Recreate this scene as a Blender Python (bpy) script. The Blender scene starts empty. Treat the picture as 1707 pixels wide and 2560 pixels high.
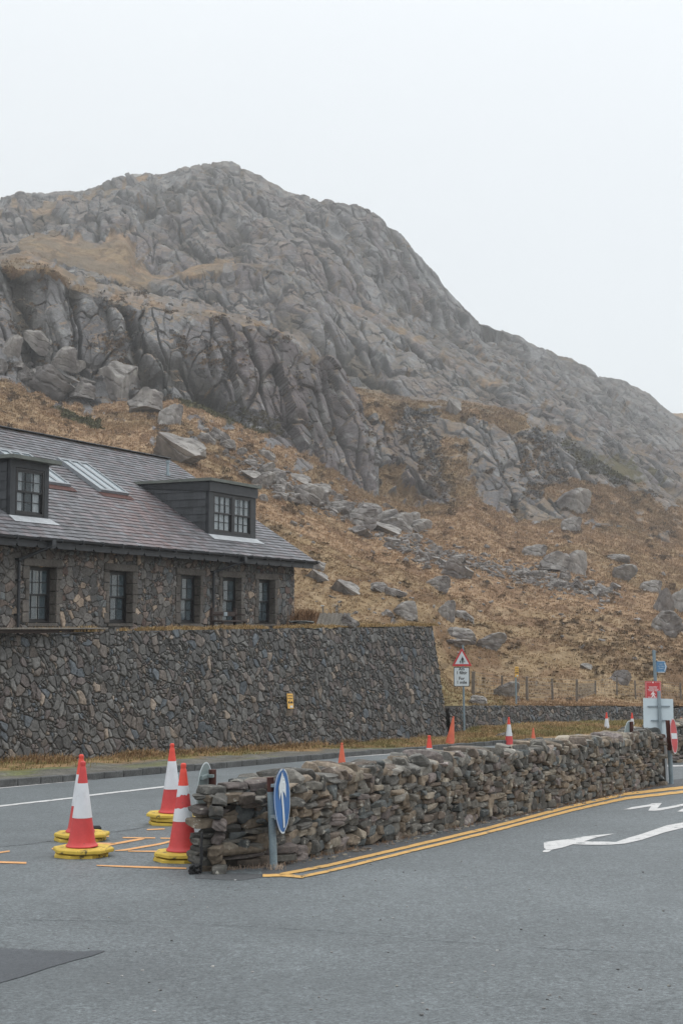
import bpy, math, random
import numpy as np
from mathutils import Vector, Matrix, Euler

# ------------------------------------------------------------------ camera, sky, sun, exposure
scn = bpy.context.scene
COL = scn.collection
FPX = 3555.0
PITCH = math.atan(285 / FPX)
cam_d = bpy.data.cameras.new('camera'); cam = bpy.data.objects.new('camera', cam_d); COL.objects.link(cam)
cam_d.sensor_fit = 'VERTICAL'; cam_d.sensor_height = 36.0; cam_d.lens = FPX / 2560 * 36
cam_d.clip_start = 0.1; cam_d.clip_end = 6000
cam.location = (0, 0, 0); cam.rotation_euler = (math.pi / 2 + PITCH, 0, 0)
scn.camera = cam
scn.view_settings.view_transform = 'Standard'; scn.view_settings.look = 'None'
scn.view_settings.gamma = 1; scn.view_settings.use_curve_mapping = False
scn.view_settings.exposure = 0.34
SUN_EL, SUN_ROT = math.radians(58), math.radians(60)
w = bpy.data.worlds.new('World'); scn.world = w; w.use_nodes = True
nt = w.node_tree; nt.nodes.clear()
wo = nt.nodes.new('ShaderNodeOutputWorld'); bg = nt.nodes.new('ShaderNodeBackground'); bg2 = nt.nodes.new('ShaderNodeBackground')
sky = nt.nodes.new('ShaderNodeTexSky'); sky.sky_type = 'NISHITA'; sky.sun_disc = False
sky.sun_elevation = SUN_EL; sky.sun_rotation = SUN_ROT
nt.links.new(sky.outputs[0], bg.inputs[0]); bg.inputs[1].default_value = 0.02
tc = nt.nodes.new('ShaderNodeTexCoord'); nz = nt.nodes.new('ShaderNodeTexNoise'); nz.inputs['Scale'].default_value = 1.3
nz.inputs['Detail'].default_value = 3
nt.links.new(tc.outputs['Generated'], nz.inputs['Vector'])
cr = nt.nodes.new('ShaderNodeValToRGB'); cr.color_ramp.elements[0].color = (0.735, 0.762, 0.768, 1)
cr.color_ramp.elements[1].color = (0.785, 0.808, 0.81, 1); cr.color_ramp.elements[0].position = .3; cr.color_ramp.elements[1].position = .7
nt.links.new(nz.outputs[0], cr.inputs[0]); sx = nt.nodes.new('ShaderNodeSeparateXYZ'); nt.links.new(tc.outputs['Generated'], sx.inputs[0])     # overcast sky: brighter towards the zenith
mr = nt.nodes.new('ShaderNodeMapRange'); mr.interpolation_type = 'SMOOTHSTEP'; mr.inputs[1].default_value = .35; mr.inputs[2].default_value = 1.0; mr.inputs[3].default_value = .985; mr.inputs[4].default_value = 1.85
nt.links.new(sx.outputs[2], mr.inputs[0]); nt.links.new(cr.outputs[0], bg2.inputs[0]); nt.links.new(mr.outputs[0], bg2.inputs[1])
ad = nt.nodes.new('ShaderNodeAddShader')
nt.links.new(bg.outputs[0], ad.inputs[0]); nt.links.new(bg2.outputs[0], ad.inputs[1]); nt.links.new(ad.outputs[0], wo.inputs[0])
sl = bpy.data.lights.new('sun', 'SUN'); sl.energy = 0.7; sl.angle = math.radians(22); sl.color = (1, .965, .92)
so = bpy.data.objects.new('sun', sl); COL.objects.link(so)
_sd = Vector((math.sin(SUN_ROT) * math.cos(SUN_EL), math.cos(SUN_ROT) * math.cos(SUN_EL), math.sin(SUN_EL)))
so.rotation_euler = _sd.to_track_quat('Z', 'Y').to_euler()

# ------------------------------------------------------------------ helpers: measuring
cF = np.array([0, math.cos(PITCH), math.sin(PITCH)]); cU = np.array([0, -math.sin(PITCH), math.cos(PITCH)])
DS = 1707 / 1568.0
def ray(px, py):
    return cF + np.array([1., 0, 0]) * (px - 853.5) / FPX + cU * (1280 - py) / FPX
def zg(x, y): return -1.65 - .06 * y + .0165 * max(0.0, y - 14)
def at(px, py, D):
    r = ray(px, py); return Vector(r * (D / r[1]))
def gat(px, py, off=0.0):
    r = ray(px, py); t = 10.0
    for _ in range(60):
        p = r * t; t += (zg(p[0], p[1]) + off - p[2]) / (r[2] + .0435 * r[1])
    return Vector(r * t)

# ------------------------------------------------------------------ helpers: noise
def _h(ix, iy, s):
    ix = ix.astype(np.int64).astype(np.uint32); iy = iy.astype(np.int64).astype(np.uint32)
    n = ix * np.uint32(374761393) + iy * np.uint32(668265263) + np.uint32((s * 2654435761 + 12345) & 0xffffffff)
    n = (n ^ (n >> np.uint32(13))) * np.uint32(1274126177); n = n ^ (n >> np.uint32(16))
    n = (n * np.uint32(2246822519)); n = n ^ (n >> np.uint32(15))
    return (n & np.uint32(0xffffff)).astype(np.float64) / 16777215.0
def vnoise(x, y, s):
    x0 = np.floor(x); y0 = np.floor(y); fx = x - x0; fy = y - y0
    fx = fx * fx * (3 - 2 * fx); fy = fy * fy * (3 - 2 * fy)
    a = _h(x0, y0, s); b = _h(x0 + 1, y0, s); c = _h(x0, y0 + 1, s); d = _h(x0 + 1, y0 + 1, s)
    return (a * (1 - fx) + b * fx) * (1 - fy) + (c * (1 - fx) + d * fx) * fy
def fbm(x, y, s, o=4):
    x = np.asarray(x, float); y = np.asarray(y, float); x, y = np.broadcast_arrays(x, y)
    r = 0; a = .5; t = 0
    for i in range(o):
        r = r + a * vnoise(x, y, s + i * 17); t += a; x = x * 2.03 + 11.3; y = y * 2.03 + 5.7; a *= .5
    return r / t
def worley(x, y, s, jit=.9):
    x0 = np.floor(x); y0 = np.floor(y)
    f1 = np.full(x.shape, 9.); f2 = np.full(x.shape, 9.); cx = np.zeros(x.shape); cy = np.zeros(x.shape)
    dx1 = np.zeros(x.shape); dy1 = np.zeros(x.shape)
    for i in (-1, 0, 1):
        for j in (-1, 0, 1):
            gx = x0 + i; gy = y0 + j
            dx = x - (gx + .5 + (_h(gx, gy, s) - .5) * jit); dy = y - (gy + .5 + (_h(gx, gy, s + 1) - .5) * jit)
            d = np.sqrt(dx * dx + dy * dy); m = d < f1
            f2 = np.where(m, f1, np.minimum(f2, d)); f1 = np.where(m, d, f1)
            cx = np.where(m, gx, cx); cy = np.where(m, gy, cy); dx1 = np.where(m, dx, dx1); dy1 = np.where(m, dy, dy1)
    return f1, f2, cx, cy, dx1, dy1
def sstep(a, b, x):
    t = np.clip((x - a) / (b - a), 0, 1); return t * t * (3 - 2 * t)
def inpoly(X, Y, P):
    r = np.zeros(X.shape, bool); n = len(P)
    for i in range(n):
        x1, y1 = P[i]; x2, y2 = P[(i + 1) % n]
        if y1 == y2: continue
        c = ((y1 > Y) != (y2 > Y)) & (X < (x2 - x1) * (Y - y1) / (y2 - y1) + x1)
        r ^= c
    return r

# ------------------------------------------------------------------ helpers: objects
def np_mesh(name, V, Fq, mat, col=None, parent=None, smooth=False, matidx=None):
    """V (n,3); Fq (m,k) faces of equal size, or list of such arrays"""
    me = bpy.data.meshes.new(name)
    if not isinstance(Fq, list): Fq = [Fq]
    Fq = [np.asarray(f, np.int32) for f in Fq if len(f)]
    nl = sum(f.size for f in Fq); nf = sum(len(f) for f in Fq)
    me.vertices.add(len(V)); me.vertices.foreach_set('co', np.asarray(V, np.float32).ravel())
    me.loops.add(nl); me.polygons.add(nf)
    me.loops.foreach_set('vertex_index', np.concatenate([f.ravel() for f in Fq]))
    tot = np.concatenate([np.full(len(f), f.shape[1], np.int32) for f in Fq])
    me.polygons.foreach_set('loop_start', np.concatenate([[0], np.cumsum(tot)[:-1]]).astype(np.int32))
    me.polygons.foreach_set('loop_total', tot)
    me.polygons.foreach_set('use_smooth', np.full(nf, smooth))
    me.update(calc_edges=True)
    if col is not None:
        a = me.color_attributes.new('Col', 'FLOAT_COLOR', 'POINT')
        c = np.ones((len(V), 4), np.float32); c[:, :3] = col; a.data.foreach_set('color', c.ravel())
    for m in (mat if isinstance(mat, list) else [mat]): me.materials.append(m)
    if matidx is not None: me.polygons.foreach_set('material_index', np.asarray(matidx, np.int32))
    o = bpy.data.objects.new(name, me); COL.objects.link(o)
    if parent: o.parent = parent
    return o
def tag(o, label=None, cat=None, group=None, kind=None):
    if label: o['label'] = label
    if cat: o['category'] = cat
    if group: o['group'] = group
    if kind: o['kind'] = kind
    return o
def thing(name, label, cat, loc=(0, 0, 0), rz=0.0, group=None):
    o = bpy.data.objects.new(name, None); COL.objects.link(o); o.location = loc; o.rotation_euler = (0, 0, rz)
    o.empty_display_size = .2
    return tag(o, label, cat, group)
class MB:
    def __init__(s): s.v = []; s.f = []; s.m = []; s.c = []
    def add(s, vs, fs, m=0, c=(1, 1, 1)):
        k = len(s.v); s.v += [tuple(v) for v in vs]; s.f += [tuple(i + k for i in f) for f in fs]; s.m += [m] * len(fs); s.c += [c] * len(vs)
        return s
    def box(s, c, d, R=None, m=0, bev=0.0, c3=(1, 1, 1)):
        hx, hy, hz = d[0] / 2, d[1] / 2, d[2] / 2
        if bev > 0:
            vs = []
            b = min(bev, hx * .9, hy * .9, hz * .9)
            for sx in (-1, 1):
                for sy in (-1, 1):
                    for sz in (-1, 1):
                        vs += [(sx * hx, sy * (hy - b), sz * (hz - b)), (sx * (hx - b), sy * hy, sz * (hz - b)), (sx * (hx - b), sy * (hy - b), sz * hz)]
            import bmesh
            bm = bmesh.new()
            for v in vs: bm.verts.new(v)
            bmesh.ops.convex_hull(bm, input=bm.verts)
            bm.verts.index_update()
            vv = [v.co.copy() for v in bm.verts]; ff = [[v.index for v in f.verts] for f in bm.faces]; bm.free()
        else:
            vv = [Vector((x, y, z)) for x in (-hx, hx) for y in (-hy, hy) for z in (-hz, hz)]
            ff = [(0, 1, 3, 2), (4, 6, 7, 5), (0, 4, 5, 1), (2, 3, 7, 6), (0, 2, 6, 4), (1, 5, 7, 3)]
        cc = Vector(c)
        vv = [(R @ v if R is not None else v) + cc for v in vv]
        return s.add(vv, ff, m, c3)
    def tube(s, p0, p1, r, n=12, m=0, r1=None, cap=True):
        p0 = Vector(p0); p1 = Vector(p1); r1 = r if r1 is None else r1
        q = (p1 - p0).to_track_quat('Z', 'Y'); vs = []
        for p, rr in ((p0, r), (p1, r1)):
            for i in range(n):
                a = 2 * math.pi * i / n; vs.append(p + q @ Vector((rr * math.cos(a), rr * math.sin(a), 0)))
        fs = [(i, (i + 1) % n, n + (i + 1) % n, n + i) for i in range(n)]
        if cap: fs += [tuple(range(n - 1, -1, -1)), tuple(range(n, 2 * n))]
        return s.add(vs, fs, m)
    def path(s, pts, r, n=8, m=0):
        for a, b in zip(pts[:-1], pts[1:]): s.tube(a, b, r, n, m)
        return s
    def lathe(s, prof, n=32, m=0, M=None):
        vs = []; fs = []
        for (r, z) in prof:
            for i in range(n):
                a = 2 * math.pi * i / n; v = Vector((r * math.cos(a), r * math.sin(a), z)); vs.append(M @ v if M else v)
        for k in range(len(prof) - 1):
            for i in range(n):
                j = (i + 1) % n; fs.append((k * n + i, k * n + j, (k + 1) * n + j, (k + 1) * n + i))
        fs.append(tuple(range((len(prof) - 1) * n, len(prof) * n)))
        return s.add(vs, fs, m)
    def prism(s, poly, y0, y1, m=0, M=None):
        """poly in (x,z), extruded in y from y0 (front, facing -Y) to y1"""
        n = len(poly); vs = [Vector((x, y0, z)) for x, z in poly] + [Vector((x, y1, z)) for x, z in poly]
        if M: vs = [M @ v for v in vs]
        fs = [tuple(range(n)), tuple(range(2 * n - 1, n - 1, -1))] + [(i, n + i, n + (i + 1) % n, (i + 1) % n) for i in range(n)]
        return s.add(vs, fs, m)
    def quad(s, a, b, c, d, m=0): return s.add([a, b, c, d], [(0, 1, 2, 3)], m)
    def build(s, name, mat, parent=None, smooth=False, col=False):
        me = bpy.data.meshes.new(name); me.from_pydata([tuple(v) for v in s.v], [], s.f); me.update()
        for mm in (mat if isinstance(mat, list) else [mat]): me.materials.append(mm)
        me.polygons.foreach_set('material_index', s.m)
        if smooth:
            me.polygons.foreach_set('use_smooth', [True] * len(me.polygons))
            try: me.set_sharp_from_angle(angle=math.radians(35))
            except Exception: pass
        if col:
            a = me.color_attributes.new('Col', 'FLOAT_COLOR', 'POINT'); a.data.foreach_set('color', np.array([(*c, 1) for c in s.c], np.float32).ravel())
        o = bpy.data.objects.new(name, me); COL.objects.link(o)
        if parent: o.parent = parent
        return o
def text_into(mb, body, size, x, z, y, m=0, align='CENTER', M=None, sx=1.0, bold=0.0):
    cu = bpy.data.curves.new('t', 'FONT'); cu.body = body; cu.size = size; cu.align_x = align; cu.resolution_u = 2; cu.offset = bold
    o = bpy.data.objects.new('t', cu); COL.objects.link(o); bpy.context.view_layer.update()
    me = bpy.data.meshes.new_from_object(o.evaluated_get(bpy.context.evaluated_depsgraph_get()))
    vs = [Vector((v.co.x * sx + x, y, v.co.y + z)) for v in me.vertices]
    if M: vs = [M @ v for v in vs]
    mb.add(vs, [tuple(p.vertices) for p in me.polygons], m)
    bpy.data.objects.remove(o); bpy.data.curves.remove(cu); bpy.data.meshes.remove(me)

# ------------------------------------------------------------------ materials
def mat_base(name):
    m = bpy.data.materials.new(name); m.use_nodes = True; t = m.node_tree; b = t.nodes['Principled BSDF']
    return m, t, b
def N(t, k, **kw):
    n = t.nodes.new(k)
    for a, v in kw.items():
        if a in n.inputs: n.inputs[a].default_value = v
        else: setattr(n, a, v)
    return n
def noise_mul(t, src, coord, scale, lo, hi, detail=5, rough=.6, typ='noise'):
    n = N(t, 'ShaderNodeTexNoise'); n.inputs['Scale'].default_value = scale; n.inputs['Detail'].default_value = detail; n.inputs['Roughness'].default_value = rough
    t.links.new(coord, n.inputs['Vector'])
    r = N(t, 'ShaderNodeMapRange'); r.inputs[1].default_value = .3; r.inputs[2].default_value = .7; r.inputs[3].default_value = lo; r.inputs[4].default_value = hi
    t.links.new(n.outputs[0], r.inputs[0])
    x = N(t, 'ShaderNodeVectorMath', operation='SCALE'); t.links.new(src, x.inputs[0]); t.links.new(r.outputs[0], x.inputs['Scale'])
    return x.outputs[0], n.outputs[0]
def blend_patch(t, src, coord, scale, a, b, colr, fac=1.0, detail=6):
    n = N(t, 'ShaderNodeTexNoise'); n.inputs['Scale'].default_value = scale; n.inputs['Detail'].default_value = detail; n.inputs['Roughness'].default_value = .65
    t.links.new(coord, n.inputs['Vector'])
    r = N(t, 'ShaderNodeMapRange'); r.inputs[1].default_value = a; r.inputs[2].default_value = b; r.inputs[3].default_value = 0; r.inputs[4].default_value = fac
    t.links.new(n.outputs[0], r.inputs[0])
    x = N(t, 'ShaderNodeMix', data_type='RGBA'); t.links.new(r.outputs[0], x.inputs[0]); t.links.new(src, x.inputs[6]); x.inputs[7].default_value = (*colr, 1)
    return x.outputs[2]
def bump(t, b, coord, specs):
    prev = None
    for scale, st, dist, kind in specs:
        if kind == 'v': n = N(t, 'ShaderNodeTexVoronoi'); n.inputs['Scale'].default_value = scale; out = n.outputs[0]
        else:
            n = N(t, 'ShaderNodeTexNoise'); n.inputs['Scale'].default_value = scale; n.inputs['Detail'].default_value = 6; n.inputs['Roughness'].default_value = .65; out = n.outputs[0]
        t.links.new(coord, n.inputs['Vector'])
        bp = N(t, 'ShaderNodeBump'); bp.inputs['Strength'].default_value = st; bp.inputs['Distance'].default_value = dist
        t.links.new(out, bp.inputs['Height'])
        if prev: t.links.new(prev, bp.inputs['Normal'])
        prev = bp.outputs[0]
    t.links.new(prev, b.inputs['Normal'])
def coord(t): return N(t, 'ShaderNodeTexCoord').outputs['Object']
def attr_mat(name, muls, patches=(), bumps=(), rough=.9, spec=.25):
    m, t, b = mat_base(name); c = coord(t); a = N(t, 'ShaderNodeVertexColor'); a.layer_name = 'Col'; s = a.outputs[0]
    for sc, lo, hi in muls: s, _ = noise_mul(t, s, c, sc, lo, hi)
    for p in patches: s = blend_patch(t, s, c, *p)
    t.links.new(s, b.inputs['Base Color']); b.inputs['Roughness'].default_value = rough; b.inputs['Specular IOR Level'].default_value = spec
    if bumps: bump(t, b, c, bumps)
    return m
def flat_mat(name, colr, rough=.6, spec=.4, metal=0, muls=(), patches=(), bumps=()):
    m, t, b = mat_base(name); c = coord(t); g = N(t, 'ShaderNodeRGB'); g.outputs[0].default_value = (*colr, 1); s = g.outputs[0]
    for sc, lo, hi in muls: s, _ = noise_mul(t, s, c, sc, lo, hi)
    for p in patches: s = blend_patch(t, s, c, *p)
    t.links.new(s, b.inputs['Base Color']); b.inputs['Roughness'].default_value = rough; b.inputs['Specular IOR Level'].default_value = spec; b.inputs['Metallic'].default_value = metal
    if bumps: bump(t, b, c, bumps)
    return m
M = {}
M['hill'] = attr_mat('hillside', [(.35, .85, 1.15), (2.6, .8, 1.2)], [], [(.8, .8, .6, 'n'), (4, .6, .12, 'n')], .95, .1)
M['boulder'] = attr_mat('boulder_rock', [(.6, .75, 1.25), (5, .7, 1.3)], [(2.2, .60, .66, (.42, .41, .37), .7), (1.1, .60, .72, (.10, .085, .07), .6)], [(1.5, .6, .2, 'n'), (9, .6, .04, 'n')], .92, .15)
M['drystone'] = attr_mat('dry_stone', [(4, .7, 1.3), (22, .7, 1.3)], [(9, .60, .66, (.42, .40, .35), .8), (5, .60, .75, (.14, .10, .06), .5)], [(14, .6, .03, 'n'), (60, .5, .008, 'n')], .88, .25)
M['rubble'] = attr_mat('rubble_stone', [(3, .8, 1.2), (14, .65, 1.35)], [(8, .68, .72, (.40, .38, .35), .6)], [(12, .6, .03, 'n'), (45, .5, .01, 'n')], .85, .3)
M['dark_core'] = flat_mat('wall_core_earth', (.03, .026, .022), .95, .1, muls=[(20, .5, 1.5)])
M['grass'] = attr_mat('dry_grass', [(.8, .8, 1.2)], [], [], .95, .08)
M['asphalt'] = flat_mat('asphalt', (.118, .132, .138), .60, .42, muls=[(.12, .9, 1.1), (.5, .84, 1.12), (9, .88, 1.12), (16, .78, 1.22), (38, .45, 1.55), (110, .5, 1.5)],
    patches=[(.4, .52, .68, (.085, .095, .10), .45, 4), (34, .60, .68, (.035, .04, .042), .85, 4), (45, .74, .78, (.45, .43, .42), .6, 2)], bumps=[(120, .5, .006, 'n'), (45, .35, .01, 'n')])
M['asphalt_dark'] = flat_mat('asphalt_dark', (.072, .075, .078), .7, .35, muls=[(.8, .85, 1.2), (30, .6, 1.4), (110, .5, 1.6)], bumps=[(100, .6, .012, 'n'), (35, .5, .015, 'n')])
M['asphalt_patch'] = flat_mat('asphalt_patch', (.062, .068, .076), .6, .4, muls=[(1.5, .8, 1.2), (30, .75, 1.25), (100, .7, 1.3)], bumps=[(100, .5, .008, 'n')])
M['crack'] = flat_mat('tar_joint', (.085, .092, .095), .8, .3, muls=[(20, .6, 1.5)])
M['white_line'] = flat_mat('white_road_paint', (.58, .57, .56), .7, .3, muls=[(6, .85, 1.08), (70, .75, 1.12)], patches=[(5, .58, .61, (.17, .18, .18), .85, 8)])
M['yellow_line'] = flat_mat('yellow_road_paint', (.60, .36, .125), .75, .25, muls=[(5, .88, 1.1), (60, .75, 1.2)], patches=[(6, .60, .63, (.15, .13, .10), .75, 8)])
M['orange_line'] = flat_mat('faded_orange_road_paint', (.66, .35, .15), .75, .25, muls=[(6, .85, 1.1), (60, .75, 1.2)], patches=[(9, .60, .70, (.20, .15, .11), .6, 6)])
M['kerb'] = flat_mat('kerb_stone', (.10, .10, .098), .85, .2, muls=[(2, .7, 1.3), (25, .7, 1.3)], bumps=[(30, .4, .01, 'n')])
M['verge'] = attr_mat('verge_ground', [(2, .7, 1.3), (18, .65, 1.35)], [], [(10, .6, .05, 'n')], .95, .1)
M['slate'] = attr_mat('roof_slate', [(1.2, .85, 1.15), (18, .82, 1.18)], [(5, .66, .74, (.22, .20, .20), .4)], [(25, .3, .01, 'n')], .55, .45)
M['slate_hung'] = attr_mat('hung_slate', [(3, .85, 1.15), (30, .85, 1.15)], [], [(25, .3, .008, 'n')], .6, .4)
M['black_paint'] = flat_mat('black_paint', (.030, .032, .036), .5, .4, muls=[(6, .8, 1.3)])
M['frame_paint'] = flat_mat('window_paint', (.018, .017, .018), .45, .45, muls=[(6, .8, 1.3)])
M['lead'] = flat_mat('lead_sheet', (.42, .44, .46), .55, .4, muls=[(3, .8, 1.15), (20, .85, 1.1)])
M['leadroof'] = flat_mat('weathered_felt', (.14, .15, .135), .75, .3, muls=[(3, .75, 1.2)])
M['alu'] = flat_mat('rooflight_metal', (.22, .235, .25), .5, .45, muls=[(8, .9, 1.1)])
M['glass'] = flat_mat('window_glass', (.045, .06, .068), .08, .8, muls=[(.8, .5, 1.8)])
M['skyglass'] = flat_mat('rooflight_glass', (.25, .29, .31), .12, .8)
M['curtain'] = flat_mat('pale_curtain', (.72, .75, .77), .9, .1, muls=[(8, .75, 1.15)])
M['dressed'] = flat_mat('dressed_stone', (.125, .112, .10), .9, .2, muls=[(1.5, .7, 1.35), (14, .7, 1.3)], patches=[(5, .64, .7, (.28, .24, .2), .5)], bumps=[(18, .5, .02, 'n')])
M['galv'] = flat_mat('galvanised_steel', (.27, .32, .35), .5, .45, .35, muls=[(5, .85, 1.15), (60, .85, 1.15)])
M['greypost'] = flat_mat('grey_painted_post', (.20, .255, .285), .5, .4, muls=[(8, .85, 1.15), (60, .85, 1.15)], patches=[(9, .66, .7, (.10, .045, .03), .8)])
M['rust'] = flat_mat('rusty_brown_post', (.075, .028, .022), .7, .3, muls=[(12, .6, 1.5)], patches=[(12, .66, .70, (.25, .20, .18), .7)])
M['signback'] = flat_mat('sign_back_grey', (.22, .27, .27), .45, .45, .2, muls=[(4, .85, 1.15)])
M['sign_white'] = flat_mat('sign_white', (.60, .64, .66), .5, .35, muls=[(5, .93, 1.05)])
M['board_white'] = flat_mat('board_white', (.60, .68, .72), .55, .3, muls=[(4, .92, 1.05)])
M['sign_black'] = flat_mat('sign_black', (.02, .02, .022), .5, .35)
M['sign_red'] = flat_mat('sign_red', (.50, .045, .05), .45, .4, muls=[(5, .9, 1.1)])
M['board_red'] = flat_mat('board_red', (.52, .06, .065), .5, .35, muls=[(6, .92, 1.08)])
M['sign_pink'] = flat_mat('sign_print', (.78, .70, .68), .6, .3)
M['sign_blue'] = flat_mat('sign_blue', (.014, .115, .34), .35, .5, muls=[(4, .88, 1.15)])
M['finger_blue'] = flat_mat('finger_blue', (.10, .22, .37), .5, .4, muls=[(20, .9, 1.15)])
M['sign_yellow'] = flat_mat('sign_yellow', (.72, .42, .10), .5, .35, muls=[(8, .93, 1.07)])
M['cone_red'] = flat_mat('cone_red', (.56, .060, .060), .5, .4, muls=[(4, .9, 1.1), (40, .95, 1.05)], patches=[(5, .60, .70, (.36, .075, .065), .6), (18, .66, .70, (.20, .07, .06), .5)])
M['cone_tip'] = flat_mat('cone_fluorescent_tip', (.72, .075, .050), .5, .4, muls=[(8, .9, 1.1)])
M['cone_orange'] = flat_mat('cone_orange', (.66, .15, .085), .6, .3, muls=[(4, .85, 1.1)], patches=[(8, .62, .72, (.35, .12, .09), .6)])
M['cone_white'] = flat_mat('cone_sleeve', (.66, .67, .70), .45, .4, muls=[(5, .9, 1.06)], patches=[(6, .58, .70, (.46, .46, .46), .6), (22, .66, .70, (.28, .27, .27), .5)])
M['cone_base'] = flat_mat('cone_base_yellow', (.62, .43, .07), .6, .3, muls=[(6, .88, 1.12)], patches=[(11, .57, .63, (.04, .04, .04), .8), (7, .64, .74, (.28, .20, .06), .6)])
M['rubber'] = flat_mat('black_rubber', (.02, .02, .021), .7, .3, muls=[(12, .6, 1.6)])
M['wood_grey'] = flat_mat('weathered_timber', (.21, .19, .165), .85, .2, muls=[(3, .7, 1.25), (30, .7, 1.3)], bumps=[(30, .5, .01, 'n')])
M['wood_dark'] = flat_mat('dark_timber', (.045, .032, .028), .7, .3, muls=[(5, .7, 1.4)])
M['wood_post'] = flat_mat('fence_timber', (.15, .13, .112), .9, .15, muls=[(4, .7, 1.35), (30, .75, 1.3)])
M['wire'] = flat_mat('fence_wire', (.14, .14, .14), .6, .4)
M['heather'] = attr_mat('heather', [(3, .7, 1.3)], [], [], .95, .08)

# ------------------------------------------------------------------ ground and road surface
def sheet(name, pts, mat, off, kind='structure'):
    mb = MB(); vs = [(p[0], p[1], zg(p[0], p[1]) + off) for p in pts]
    mb.add(vs, [tuple(range(len(vs)))])
    o = mb.build(name, mat); me = o.data
    if me.polygons[0].normal.z < 0: me.flip_normals()
    return tag(o, kind=kind)
mb = MB()
ys = [-40, 0, 14, 30, 50, 75, 100]; xs = [-60, -30, 0, 30, 60]
for y in ys:
    for x in xs: mb.v.append((x, y, zg(x, y)))
mb.c = [(1, 1, 1)] * len(mb.v)
for j in range(len(ys) - 1):
    for i in range(len(xs) - 1):
        a = j * 5 + i; mb.f.append((a, a + 1, a + 6, a + 5)); mb.m.append(0)
tag(mb.build('road', M['asphalt']), kind='structure')
gc = np.array([[-3000, -3000, -14], [3000, -3000, -14], [3000, 3000, -14], [-3000, 3000, -14]], float)
tag(np_mesh('ground', gc, np.array([[0, 1, 2, 3]]), M['hill'], np.tile([.2, .14, .08], (4, 1))), kind='structure')

# ------------------------------------------------------------------ the mountain
def interp(tab, X): 
    a = np.array(tab, float); return np.interp(X, a[:, 0], a[:, 1])
Xc = np.unique(np.concatenate([np.linspace(-500, -30, 60), np.linspace(-30, 1600, 960), np.linspace(1600, 2200, 70)]))
pxc = Xc * DS
r1707 = lambda tab: [(x, y * DS) for x, y in tab]
def zrow(row, D): # row (full px) -> z at distance D
    e = (1280 - row) / FPX
    return D * (math.sin(PITCH) + e * math.cos(PITCH)) / (math.cos(PITCH) - e * math.sin(PITCH))
def jig(s, amp, sc=55): return (fbm(Xc / sc, Xc * 0 + s, s, 5) - .5) * 2 * amp
K = []
D0 = interp([(-500, 56), (1012, 56), (1034, 54), (1240, 58.9), (1470, 65.5), (1800, 76), (2200, 90)], Xc)
z0 = -.45 + (zrow(1768, D0) + .45) * sstep(982, 1000, Xc)
K.append((D0, z0))
D1 = D0 * 0 + 72 + interp([(-500, 0), (1300, 0), (2200, 26)], Xc)
K.append((D1, zrow(interp([(-500, 1400), (0, 1425), (500, 1495), (900, 1552), (980, 1600), (1030, 1690), (1100, 1738), (1330, 1758), (1480, 1768), (1568, 1775), (1800, 1790), (2200, 1800)], Xc), D1)))
foot = interp(r1707([(-500, 700), (-200, 800), (0, 858), (100, 895), (200, 925), (300, 925), (420, 915), (520, 955), (640, 1005), (760, 1085), (860, 1140), (960, 1172), (1020, 1150), (1080, 1135), (1150, 1170), (1200, 1192), (1330, 1200), (1450, 1222), (1568, 1255), (1750, 1300), (2200, 1380)]), Xc) + jig(3, 9)
D2 = interp([(-500, 195), (0, 200), (600, 215), (1000, 235), (1568, 260), (2200, 290)], Xc); z2 = zrow(foot, D2)
Dm = 0.5 * D1 + .5 * D2; zm = .5 * (K[1][1] + z2) - interp([(0, 1.0), (700, 2.2), (1568, 1.6)], Xc)
K.append((Dm, zm)); K.append((D2, z2))
top1 = interp(r1707([(-500, 470), (-200, 560), (0, 600), (100, 618), (200, 672), (300, 702), (400, 722), (500, 732), (600, 747), (680, 790), (720, 830), (760, 868), (800, 897), (900, 925), (1000, 930), (1100, 938), (1200, 962), (1260, 1000), (1350, 1060), (1450, 1112), (1568, 1165), (1750, 1230), (2200, 1330)]), Xc) + jig(5, 8, 40)
D3 = D2 + interp([(0, 12), (700, 14), (860, 34), (1200, 45), (2200, 50)], Xc); K.append((D3, zrow(top1, D3)))
D4 = D3 + 28; K.append((D4, zrow(top1 + interp([(0, 14), (700, 12), (820, -6), (2200, -8)], Xc), D4)))
f2 = interp(r1707([(-500, 480), (-200, 570), (0, 585), (60, 578), (200, 640), (330, 668), (400, 690), (500, 715), (600, 735), (700, 785), (760, 850), (800, 885), (930, 913), (1100, 924), (1200, 950), (1300, 995), (1400, 1050), (1500, 1100), (1568, 1135), (1800, 1200), (2200, 1290)]), Xc) + jig(7, 6)
D5 = interp([(-500, 330), (1568, 350), (2200, 360)], Xc); K.append((D5, zrow(f2, D5)))
t2 = interp(r1707([(-500, 470), (-200, 560), (0, 572), (60, 565), (200, 616), (330, 652), (390, 648), (430, 628), (500, 612), (560, 608), (640, 620), (720, 655), (800, 700), (900, 760), (1000, 810), (1100, 860), (1200, 908), (1300, 962), (1400, 1022), (1568, 1102), (1800, 1170), (2200, 1260)]), Xc) + jig(9, 6, 35)
D6 = D5 + interp([(0, 15), (400, 25), (700, 50), (1568, 60)], Xc); K.append((D6, zrow(t2, D6)))
f3 = interp(r1707([(-500, 460), (-200, 545), (0, 556), (60, 550), (100, 542), (170, 560), (230, 550), (290, 545), (310, 595), (350, 632), (400, 641), (440, 612), (480, 604), (560, 604), (640, 616), (720, 650), (800, 690), (900, 740), (1000, 790), (1100, 840), (1200, 888), (1300, 940), (1400, 1000), (1568, 1080), (1800, 1150), (2200, 1240)]), Xc) + jig(11, 5)
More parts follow.
